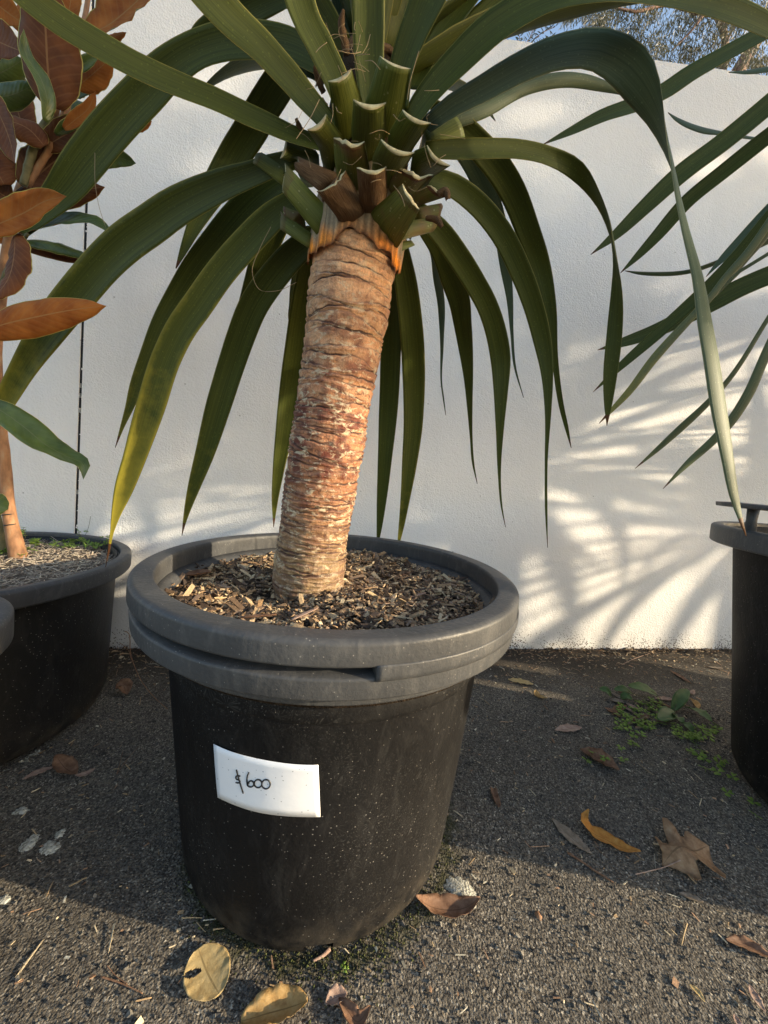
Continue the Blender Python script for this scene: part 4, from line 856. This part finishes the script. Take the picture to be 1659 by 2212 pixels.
# small weeds in the magnolia tub
def trefoil(c, s, r, lean=.3, stemz=.02, stems=True):
    parts = []; a0 = r.uniform(0, 6.28); tilt = r.normal(0, lean, 2)
    for q in range(3):
        a = a0+q*2.094; d = np.array([math.cos(a), math.sin(a), 0]); e = np.array([-d[1], d[0], 0]); up = np.array([tilt[0], tilt[1], 1.])
        pts = [c+d*s*.05, c+d*s*.55+e*s*.42, c+d*s*.95+e*s*.36, c+d*s*.8, c+d*s*.95-e*s*.36, c+d*s*.55-e*s*.42]
        pts = [p+np.array([0, 0, tilt@(p-c)[:2]+(.12*s if i in (1, 2, 4, 5) else 0)]) for i, p in enumerate(pts)]
        low = [p-np.array([0, 0, .0006]) for p in pts]
        parts.append((np.array(pts+low), [(0, 3, 2, 1), (0, 5, 4, 3), (6, 7, 8, 9), (6, 9, 10, 11)]+[(i, (i+1) % 6, 6+(i+1) % 6, 6+i) for i in range(6)]))
    if stems: parts.append(tube([c, c+[r.normal(0, .004), r.normal(0, .004), -stemz]], .0006, 4))
    return join(parts)
r = np.random.default_rng(17)
wd_ = empty('weed_sprigs', tuple(G(150, 1185, .5)), 'small bright green weed sprigs along the back of the magnolia tub', 'weed')
for k in range(46):
    x = r.choice([r.uniform(95, 225), r.uniform(0, 80), r.uniform(130, 225)]); y = 1178+r.uniform(-6, 10)+(18 if x < 70 else 0); p = G(x, y, .497); 
    hh = r.uniform(.005, .022)
    mk('sprig', *trefoil(p+[0, 0, hh], r.uniform(.010, .018), r, .4, hh), M['clover'], wd_)
for (x0, y0, x1, y1) in ((52, 1172, 50, 1140), (176, 1175, 168, 1148), (222, 1185, 236, 1158), (178, 1168, 196, 1115)):
    p = G(x0, y0, .495); q = AY(x1, y1, p[1]); stt = mk('sprig_stem', *tube(catmull([p, (p+q)/2+[.006, 0, 0], q], 10), .0008, 5), M['green_stem'], wd_)
    for k in range(5 if x1 != 196 else 1):
        c = p+(q-p)*(.35+.65*k/4); mk('sprig', *trefoil(c+r.normal(0, .003, 3), .009, r, .5, .001, False), M['clover'], wd_)
# ------------------------------------------------------------------ fallen leaves and litter
def gleaf(name, label, pts, w, mat, cup=.18, zs=None, prof='lance', twist=0., rip=.04, n=18, seed=0, cat='dry leaf', thick=.0009, part=None):
    zs = zs or [.004]*len(pts); P0 = np.array([G(x, y, z) for (x, y), z in zip(pts, zs)]); P = catmull(P0, n) if len(pts) > 2 else np.linspace(P0[0], P0[1], n)
    t = np.linspace(0, 1, n); dm = np.mean((P-CAM)@CF); wm = w*dm/FPX
    pf = {'lance': np.clip(np.sin(np.pi*np.clip(t, .015, .985)), 0, 1)**.8, 'oval': np.clip(np.sin(np.pi*np.clip(t, .01, .99)), 0, 1)**.5, 'stick': np.interp(t, [0, .1, .9, 1], [.6, 1, .8, .5])}[prof]
    # width grows in the ground plane by the foreshortening of the picture; keep real width
    T = unit(np.gradient(P, axis=0)); W = unit(np.cross(np.array([0, 0, 1.]), T)); Nn = np.cross(T, W); f = (twist*t)[:, None]
    v, fc, uv, _ = strap(P, wm*pf, np.cos(f)*W+np.sin(f)*Nn, cup, thick, 7 if n < 40 else 25, rip, seed)
    v[:, 2] += max(0, .001-v[:, 2].min())
    if part is not None: return mk(name, v, fc, M[mat], part, uv=uv)
    return tag(mk(name, v, fc, M[mat], uv=uv, loc=P[n//2]), label, cat)
FL = [
 ('yellow oval leaf with a bitten hole lying in front of the tub', [(428, 2048), (446, 2095), (474, 2148)], 92, 'dry_yellow', 'oval', .07, [.009, .008, .009]),
 ('golden crumpled leaf curling up in front of the tub', [(520, 2205), (575, 2184), (620, 2172), (664, 2160)], 62, 'dry_gold', 'oval', .34, [.004, .012, .012, .02]),
 ('pale pink curled leaf scrap beside the golden crumpled leaf', [(703, 2168), (725, 2153), (750, 2146)], 34, 'dry_pink', 'lance', .3, None),
 ('torn brown leaf with pale tip beside the pink scrap', [(732, 2155), (752, 2182), (772, 2205), (800, 2172)], 32, 'dry_brown', 'lance', .3, [.006, .01, .008, .012]),
 ('brown leaf curled against the right foot of the tub', [(897, 1935), (930, 1955), (970, 1962), (1005, 1958), (1037, 1938)], 46, 'dry_brown', 'lance', .28, [.03, .012, .008, .01, .02]),
 ('flat grey lance-shaped leaf next to the orange twisted leaf', [(1193, 1768), (1230, 1805), (1278, 1844)], 30, 'dry_grey', 'lance', .08, None),
 ('bright orange twisted leaf with its stalk end raised', [(1272, 1748), (1262, 1768), (1275, 1793), (1310, 1812), (1350, 1832), (1384, 1838)], 34, 'dry_orange', 'lance', .2, [.05, .035, .012, .008, .006, .006]),
 ('dark grey curled leaf right of the oak leaf', [(1566, 2030), (1610, 2042), (1675, 2072)], 30, 'dry_brown', 'lance', .3, None),
 ('narrow tan leaf sliver on open asphalt below the dark curled leaf', [(1618, 2126), (1635, 2160), (1653, 2186)], 20, 'dry_pink', 'lance', .15, None),
 ('small grey bean-shaped leaf below the oak leaf', [(1466, 1928), (1490, 1938), (1520, 1948)], 15, 'dry_grey', 'lance', .3, None),
 ('short brown bark stub lying upright on the asphalt', [(1065, 1702), (1070, 1722), (1078, 1742)], 15, 'dry_brown', 'stick', .4, None),
 ('pale pink leaf near the clover', [(1199, 1577), (1228, 1574), (1257, 1571)], 24, 'dry_pink', 'lance', .15, None),
 ('little tan curled leaf behind the tub near the wall', [(1157, 1490), (1162, 1504), (1183, 1508)], 14, 'dry_gold', 'lance', .3, [.01, .004, .01]),
 ('large brown folded leaf under clover sprigs', [(1253, 1618), (1295, 1638), (1338, 1664)], 44, 'dry_brown', 'lance', .3, [.01, .012, .006]),
 ('brown cupped leaf between the magnolia tub and the carded tub', [(120, 1630), (140, 1655), (166, 1672)], 38, 'dry_brown', 'lance', .25, [.02, .008, .006]),
 ('long pinkish grey leaf left of the cupped brown leaf', [(48, 1684), (82, 1668), (118, 1656)], 18, 'dry_pink', 'lance', .12, None),
 ('slim reddish leaf right of the cupped brown leaf', [(162, 1675), (185, 1672), (206, 1659)], 15, 'dry_pink', 'lance', .2, None),
 ('tan heaped leaf at the back foot of the magnolia tub', [(250, 1488), (262, 1478), (275, 1500)], 30, 'dry_brown', 'lance', .3, [.02, .03, .01]),
 ('yellow-green leaf scrap lit by sun behind the tub', [(1098, 1468), (1125, 1472), (1152, 1478)], 20, 'dry_yellow', 'oval', .1, None),
 ('tan leaf sliver by the wall left of the handled tub', [(1448, 1448), (1470, 1462), (1494, 1477)], 12, 'dry_brown', 'lance', .2, None),
 ('greyish leaf sliver at the wall foot', [(1527, 1440), (1545, 1443), (1562, 1443)], 9, 'dry_grey', 'lance', .2, None),
 ('pink-tinged leaf sliver beside the handled tub foot', [(1475, 1485), (1490, 1498), (1500, 1490)], 12, 'dry_pink', 'lance', .25, None),
 ('orange-brown little curled leaf behind the broad-leaved weed', [(1490, 1508), (1500, 1516), (1508, 1532)], 14, 'dry_gold', 'lance', .3, None),
 ('green-tinged torn leaf scrap below the oak leaf', [(1488, 2126), (1506, 2142), (1522, 2164)], 13, 'dry_yellow', 'lance', .2, None),
 ('small tan leaf sliver at the front edge of the asphalt', [(1586, 2190), (1592, 2205), (1602, 2225)], 14, 'dry_pink', 'lance', .2, None)]
for i, (lb, pts, w, mt, pf, cup, zs_) in enumerate(FL): gleaf('fallen_leaf', lb, pts, w, mt, cup, zs_, pf, 0., .05 if i else .008, 18 if i else 40, 500+i)
# bitten hole: a dark ragged notch cannot be cut from the strap, so rebuild that leaf with a hole
lf = [o for o in COL.objects if o.name == 'fallen_leaf'][0]; me = lf.data
import bmesh
bm = bmesh.new(); bm.from_mesh(me); hp = Vector(G(417, 2101, .009))-lf.location
dl = [f for f in bm.faces if ((f.calc_center_median().x-hp.x)/.013)**2+((f.calc_center_median().y-hp.y-(f.calc_center_median().x-hp.x)*.35)/.006)**2 < 1.]; bmesh.ops.delete(bm, geom=dl, context='FACES'); bm.to_mesh(me); bm.free()
# oak leaf: lobed outline
def oak():
    out = [(0, 0), (.08, .09), (.17, .22), (.25, .34), (.31, .36), (.335, .28), (.36, .21), (.42, .22), (.50, .38), (.60, .50), (.655, .46), (.66, .36), (.665, .25), (.72, .20), (.80, .25), (.86, .24), (.88, .17), (.93, .10), (1.02, .0)]
    half = out; n = len(half); a, b_ = G(1430, 1874, 0), G(1535, 1838, 0); ax = b_-a; Ln = np.linalg.norm(ax)*.92; ax = ax/np.linalg.norm(ax); sd = np.cross([0, 0, 1.], ax); V = []
    def pt(u, s): 
        h = .006+.030*math.sin(u*3.1)*(1-abs(s)*1.4)+.015*math.sin(u*7+s*6)+(.012 if s > .3 else 0); return a+ax*u*Ln+sd*s*Ln*.95+np.array([0, 0, max(.002, h)])
    rows = []
    for (u, s) in half:
        rows.append([pt(u*(1-.0)+0, s*q) for q in (-1, -.66, -.33, 0, .33, .66, 1)])
    m = 7; V = [p for rw in rows for p in rw]; UV = [(q/6, k/(n-1)) for k in range(n) for q in range(7)]
    N0 = len(V); V = V+[p-np.array([0, 0, .0009]) for p in V]; UV = UV+UV; F = []
    for k in range(n-1):
        for q in range(6): c0 = k*m+q; fq = (c0, c0+1, c0+m+1, c0+m); F += [fq[::-1], tuple(i+N0 for i in fq)]
        for q in (0, 6): c0 = k*m+q; F.append((c0, c0+m, c0+m+N0, c0+N0))
    return np.array(V), F, np.array(UV), a
V, F, UV, a_ = oak(); oakl = empty('fallen_oak_leaf', tuple(a_), 'big brown lobed oak leaf arching up off the asphalt', 'dry leaf'); mk('blade', V, F, M['dry_tan'], oakl, uv=UV)
mk('stalk', *tube(catmull([G(1372, 1889, .003), G(1400, 1882, .004), G(1432, 1874, .008), G(1470, 1858, .03)], 16), .0013, 6), M['dry_pink'], oakl)
# twigs and straws one can pick out
def twig(label, pts, r, mat='fibre', zs=None, name='twig'):
    zs = zs or [.003]*len(pts); P = catmull([G(x, y, z) for (x, y), z in zip(pts, zs)], 18); return tag(mk(name, *tube(P, np.linspace(r, r*.5, 18), 6), M[mat], loc=P[9]), label, 'twig')
twig('long brown twig below the grey lance-shaped leaf', [(1226, 1842), (1262, 1865), (1290, 1884), (1325, 1906)], .0028, 'dry_brown')
twig('pale straw lying near the wall foot', [(1343, 1436), (1370, 1423), (1405, 1411)], .002, 'dry_pink')
twig('thin forked brown twig on sunlit asphalt', [(217, 2110), (245, 2118), (284, 2134), (308, 2146)], .0016, 'dry_brown')
twig('fine stem of the forked twig on sunlit asphalt', [(230, 2085), (250, 2108), (275, 2126)], .0010, 'dry_brown')
twig('straight straw standing out on asphalt right of the tub', [(1484, 1995), (1478, 2015), (1472, 2042)], .0016, 'fibre')
twig('pale straw crossing beside the left foot of the tub', [(392, 1983), (415, 1982), (441, 1983)], .0014, 'fibre')
twig('thin straw slanting beside the left foot of the tub', [(425, 1992), (434, 2003), (444, 2013)], .0010, 'fibre')
twig('pale straw stub right under the tub foot', [(460, 2008), (473, 2006), (484, 2005)], .0017, 'fibre')
twig('thick brown wood splinter poking from the drain slot', [(712, 2050), (700, 2062), (676, 2076)], .0042, 'dry_pink')
twig('wiry reddish stem arching between the two tubs', [(262, 1362), (276, 1366), (284, 1420), (310, 1478), (335, 1508), (362, 1532)], .0018, 'mag_stem', [.07, .09, .07, .03, .01, .004])
twig('thin reddish side shoot between the two tubs', [(258, 1388), (272, 1398), (284, 1425)], .0012, 'mag_stem', [.06, .06, .07])
twig('two-pronged dry needle between the tubs', [(252, 1672), (260, 1645), (266, 1620)], .0009, 'dry_brown'); twig('slanted dry needle between the tubs', [(252, 1672), (275, 1640), (300, 1612)], .0009, 'dry_brown')
# pale crusts
def crust(name, label, x, y, rpx, seed, h=.003):
    r = np.random.default_rng(seed); c = G(x, y, .0); R = rpx*depth(c)/FPX; n = 36; V = [(c[0], c[1], h)]; ph = r.uniform(0, 6, 4)
    for q in (.5, 1.):
        for k in range(n):
            a = 2*math.pi*k/n; rr = R*q*(1+.2*math.sin(2*a+ph[0])+.10*math.sin(3*a+ph[1])+.06*math.sin(9*a+ph[2])+r.normal(0, .09)); V.append((c[0]+rr*math.cos(a), c[1]+rr*math.sin(a), h*.8 if q < 1 else .0004))
    F = [(0, 1+k, 1+(k+1) % n) for k in range(n)]+[(1+k, 1+n+k, 1+n+(k+1) % n, 1+(k+1) % n) for k in range(n)]
    return tag(mk(name, V, F, M['lichen'], loc=c), label, 'lichen')
crust('lichen_patch', 'crumbly white lichen patch inside the curve of the brown leaf', 998, 1925, 30, 1, .007)
for i, (x, y, rp, lb) in enumerate([(46, 1752, 12, 'white splash on dark asphalt, farthest toward the magnolia tub'), (63, 1822, 17, 'white splash on dark asphalt, middle one of the three'), (106, 1832, 17, 'white splash on dark asphalt, nearest the carded tub'), (130, 1801, 10, 'small round white splash above the paired splashes'), (8, 1944, 12, 'white splash at the edge of the sunlit asphalt')]): crust('white_splash', lb, x, y, rp, 20+i)
crust('red_pebble', 'x', 1163, 1979, 8, 40, .006)
pb = [o for o in COL.objects if o.name == 'red_pebble'][0]; pb.data.materials.clear(); pb.data.materials.append(M['mag_stem']); tag(pb, 'small reddish stone chip on the asphalt', 'pebble')
for x0, x1, nn in ((0, 140, 26),):      # lime crust at the foot of the magnolia tub
    r = np.random.default_rng(2); pr = []
    for k in range(nn):
        a = math.radians(r.uniform(-62, -20)); p = np.array([PLC[0]+.372*math.cos(a), PLC[1]+.372*math.sin(a), .003]); s = r.uniform(.003, .011); q = p+r.normal(0, 1, (6, 3))*[s, s*.7, s*.25]; q[:, 2] = np.abs(q[:, 2]); pr.append((q, [(0, 1, 2), (2, 3, 4), (0, 4, 5), (1, 3, 5), (0, 2, 4), (1, 2, 3)]))
    o = mk('lime_crumbs', *join(pr), M['lichen']); tag(o, 'white lime crumbs along the foot of the magnolia tub', 'crumbs', kind='stuff')
# fine litter: straws, chips and curled bits, nobody could count it
pall = [(.45, .34, .2), (.36, .25, .14), (.52, .43, .29), (.25, .15, .09), (.30, .22, .15), (.42, .26, .16), (.5, .46, .36)]
def ok(p):
    if p[1] > wy(p[0])-.004: return False
    if math.hypot(p[0], p[1]) < .305 or math.hypot(p[0]-PLC[0], p[1]-PLC[1]) < .375 or math.hypot(p[0]-1.62, p[1]+.10) < .35 or math.hypot(p[0]+.838, p[1]+.237) < .15: return False
    return True
def lpos(r):
    while True:
        if r.uniform() < .42: p = np.array([r.uniform(-1.4, 2.8), 0, .003]); p[1] = wy(p[0])-abs(r.normal(0, .16))-.006
        else: p = np.array([r.uniform(-1.6, 2.4), r.uniform(-.75, .95), .003])
        if ok(p): p[2] = .0015+r.uniform(0, .003); return p
def lsz(r):
    if r.uniform() < .6: l = r.lognormal(math.log(.012), .6); return min(l, .05), r.uniform(.001, .0026), r.uniform(.0006, .0016)
    l = r.lognormal(math.log(.006), .5); return l, l*r.uniform(.3, .7), .0012
V, F, C = chips(3200, lpos, lsz, pall, 12, .12, .3)
o = mk('leaf_litter', V, F, M['litter'], col=C, smooth=False); tag(o, 'pale straw bits and leaf crumbs scattered over the asphalt', 'litter', kind='stuff')
def wpos(r): 
    while True:
        x = r.uniform(-1.4, 2.8); p = np.array([x, wy(x)-abs(r.normal(0, .035))-.004, .003+r.uniform(0, .006)])
        if ok(p): return p
V, F, C = chips(1500, wpos, msz, [(.05, .034, .022), (.09, .06, .04), (.2, .13, .08), (.36, .26, .16), (.04, .03, .024)], 19, .3, .5)
o = mk('wall_foot_debris', V, F, M['litter'], col=C, smooth=False); tag(o, 'dark bark crumbs drifted along the wall foot', 'litter', kind='stuff')
# coarse grit standing proud of the asphalt near the camera
def gpos(r):
    while True:
        p = np.array([r.uniform(-1.3, 2.0), r.uniform(-.75, .5), .0008])
        if ok(p): return p
def gsz(r): l = r.lognormal(math.log(.0030), .4); return l, l*r.uniform(.6, .95), l*r.uniform(.4, .8)
V, F, C = chips(9000, gpos, gsz, [(.045, .042, .04), (.07, .065, .06), (.11, .10, .085), (.06, .055, .05), (.17, .155, .13)], 14, .5, .8)
o = mk('asphalt_grit', V, F, M['litter'], col=C, smooth=False); tag(o, 'coarse grit standing proud of the asphalt', 'grit', kind='stuff')
# ------------------------------------------------------------------ weeds by the handled tub
ZQ = lambda x, y: (1097.2+x*.3386, 1371.5+y*.3386)
wp = empty('broadleaf_weed', tuple(G(*ZQ(1040, 490), 0)), 'broad-leaved green weed sprouting by the handled tub', 'weed'); wc = G(*ZQ(1000, 480), .004)
for i, (p0, p1, w, z1) in enumerate([((950, 380), (770, 325), 66, .05), ((790, 370), (680, 350), 48, .03), ((1050, 480), (1150, 350), 74, .06), ((1070, 500), (960, 540), 84, .03), ((1060, 520), (1110, 560), 60, .02), ((1140, 460), (1295, 550), 78, .03), ((660, 390), (585, 345), 50, .03), ((1100, 560), (1180, 620), 60, .01), ((720, 400), (790, 410), 50, .02)]):
    a, b_ = G(*ZQ(*p0), .012), G(*ZQ(*p1), z1); m = (a+b_)/2+[0, 0, .012]; P = catmull([a, m, b_], 14); T = unit(np.gradient(P, axis=0)); W = np.cross(np.array([0, -.5, 1.]), T); t = np.linspace(0, 1, 14)
    ww = w*.3386*depth(a)/FPX*np.clip(np.sin(np.pi*np.clip(t*.9+.06, 0, 1)), .05, 1)**.7; v, f, uv, _ = strap(P, ww, W, .15, .0008, 7, .04, 600+i); mk('leaf', v, f, M['weed'], wp, uv=uv)
    mk('leaf_stalk', *tube(catmull([wc, (wc+a)/2+[0, 0, .012], a, P[3]], 10), .0013, 5), M['green_stem'], wp)
cl = empty('clover_patch', tuple(G(*ZQ(850, 620), 0)), 'low clover creeping over the asphalt toward the handled tub', 'clover')
r = np.random.default_rng(3)
cp = [(710, 580), (760, 590), (840, 570), (800, 640), (850, 630), (820, 700), (790, 690), (720, 720), (505, 800), (530, 740), (615, 785), (735, 795), (1080, 640), (1150, 650), (1200, 640), (1240, 600), (1300, 620), (1330, 600), (1190, 690), (1240, 740), (1220, 770), (1255, 790), (1260, 850), (1345, 820), (1370, 800), (1335, 870), (1435, 905), (1400, 1005), (1565, 1065), (1575, 1145), (1170, 740), (1290, 650)]
cp += [(r.uniform(690, 1010), r.uniform(400, 600)) for _ in range(70)]+[(r.uniform(1060, 1330), r.uniform(560, 660)) for _ in range(26)]
for k, (x, y) in enumerate(cp):
    z = r.uniform(.006, .02) if k > 31 else .012; p = G(*ZQ(x, y), z); mk('clover_leaf', *trefoil(p, r.uniform(.016, .021) if k < 32 else r.uniform(.011, .016), r, .25, z-.001), M['clover'], cl)
# grey dead leaves under the weed
for i in range(16):
    x, y = r.uniform(600, 1000), r.uniform(350, 560); a = r.uniform(-.5, .6); l = r.uniform(60, 160)
    gleaf('dead_leaf', None, [ZQ(x-l/2*math.cos(a), y-l/2*math.sin(a)), ZQ(x, y), ZQ(x+l/2*math.cos(a), y+l/2*math.sin(a))], r.uniform(9, 18), ('dry_grey', 'dry_pink', 'dry_brown')[i % 3], .25, None, 'lance', 0., .05, 12, 700+i, part=wp)
# tiny seedling in the moss
sd_ = G(742, 2085, .006); e = tag(mk('seedling', *join([trefoil(sd_, .006, r, .1, .004), trefoil(sd_+[.004, -.006, .001], .006, r, .1, .004)]), M['clover'], loc=sd_), 'tiny bright green seedling in the moss before the tub', 'seedling')
# moss tufts at the foot of the tub
def mpos(r):
    a = math.radians(r.uniform(-150, -15)); q = .298+abs(r.normal(0, .022)); 
    if r.uniform() < .45: a = math.radians(r.normal(-78, 14)); q = .30+abs(r.normal(0, .04))
    return np.array([q*math.cos(a), q*math.sin(a), .002])
V, F, C = chips(700, mpos, lambda r: (r.uniform(.001, .004), r.uniform(.001, .003), r.uniform(.001, .003)), [(.03, .032, .012), (.05, .055, .018), (.075, .085, .025), (.035, .03, .02)], 15, .6, .8)
o = mk('moss', V, F, M['litter'], col=C); tag(o, 'green-brown moss at the foot of the carded tub', 'moss', kind='stuff')
# ------------------------------------------------------------------ gum tree behind the wall
gum = empty('gum_tree', (5.2, 5.6, 0), 'tall gum tree with drooping leaves beyond the white wall', 'tree')
def br(P, r0, r1, name='branch', k=8):
    P = catmull(P, 20); return mk(name, *tube(P, np.linspace(r0, r1, 20), k), M['gum_bark'], gum)
B = lambda x, y, Y: AY(x, y, Y)
br([(5.2, 5.6, 0), (5.15, 5.6, 3.5), (5.25, 5.5, 6.0), B(1660, 40, 5.5)], .22, .09, 'trunk', 14); br([(5.25, 5.5, 6.0), B(1560, 60, 5.4), B(1500, -40, 5.3)], .07, .035)
br([B(1660, 40, 5.5), B(1600, 20, 5.3), B(1520, 30, 5.0), B(1440, 10, 4.9), B(1370, 25, 4.8), B(1290, 5, 4.8)], .05, .012); br([B(1520, 30, 5.0), B(1490, 70, 4.9), B(1450, 110, 4.9)], .025, .008); br([B(1600, 20, 5.3), B(1570, 90, 5.2), B(1550, 130, 5.2)], .03, .01)
br([B(1440, 10, 4.9), B(1400, -40, 4.9), B(1340, -80, 4.9)], .025, .008)
r = np.random.default_rng(9); V = []; F = []; C = []
cl_ = [(1250, 10, 26, 28), (1290, 40, 30, 32), (1330, 20, 34, 36), (1320, 85, 28, 32), (1370, 70, 34, 40), (1400, 20, 36, 34), (1420, 100, 32, 34), (1460, 60, 36, 44), (1490, 110, 30, 30), (1500, 30, 34, 30), (1540, 80, 34, 40), (1580, 40, 34, 36), (1620, 90, 36, 40), (1650, 30, 36, 40), (1560, 125, 28, 22), (1640, 135, 28, 22), (1350, 130, 20, 16), (1270, -30, 40, 30), (1400, -50, 60, 40), (1540, -40, 60, 40), (1680, -30, 50, 50), (1700, 80, 40, 60), (1225, 25, 14, 22), (1440, 140, 30, 14)]
for (cx, cy, rx, ry) in cl_:
    Yc = r.uniform(4.4, 5.6); tone = r.uniform(.1, .9)
    for k in range(620):
        px, py = r.normal(cx, rx*.55), r.normal(cy, ry*.55); p = AY(px, py, Yc+r.normal(0, .25)); l = r.uniform(.05, .11); d = unit(np.array([r.normal(0, .6), r.normal(0, .6), -1.])); s = unit(np.cross(d, r.normal(0, 1, 3)))*r.uniform(.004, .008)
        n0 = len(V); V += [p, p+d*l*.45+s, p+d*l, p+d*l*.45-s]; F.append((n0, n0+1, n0+2, n0+3)); C += [np.full(3, np.clip(tone+r.normal(0, .3), 0, 1))]*4
o = mk('crown', np.array(V), F, M['gum_leaf'], gum, col=np.array(C), smooth=False)
# wispy sprig of a second tree over the wall
sp = empty('wattle_sapling', (2.25, 5.2, 0), 'wispy twig-tipped sapling just above the white wall', 'tree'); V = []; F = []
tr_ = [[(1130, 110), (1148, 75), (1155, 50)], [(1140, 105), (1170, 72), (1198, 58)], [(1145, 108), (1180, 90), (1195, 75)], [(1120, 108), (1122, 80), (1118, 65)]]
ts = [tube(catmull([(2.25, 5.2, 0), (2.2, 5.15, 4), AY(1138, 130, 5.0)], 16), np.linspace(.03, .008, 16), 6)]
for t_ in tr_:
    P = catmull([AY(1138, 130, 5.0)]+[AY(x, y, 5.) for x, y in t_], 16); ts.append(tube(P, .005, 4))
    for k in range(4, 16):
        for s_ in (-1, 1):
            d = unit(np.array([s_*.7, r.normal(0, .3), .6])); l = .08; q = np.array([0, .0, .012]); n0 = len(V); V += [P[k], P[k]+d*l*.5+q, P[k]+d*l, P[k]+d*l*.5-q]; F.append((n0, n0+1, n0+2, n0+3))
mk('trunk', *join(ts), M['gum_bark'], sp); mk('crown', np.array(V), F, M['gum_leaf'], sp, col=np.tile(np.full(3, .4), (len(V), 1)), smooth=False)
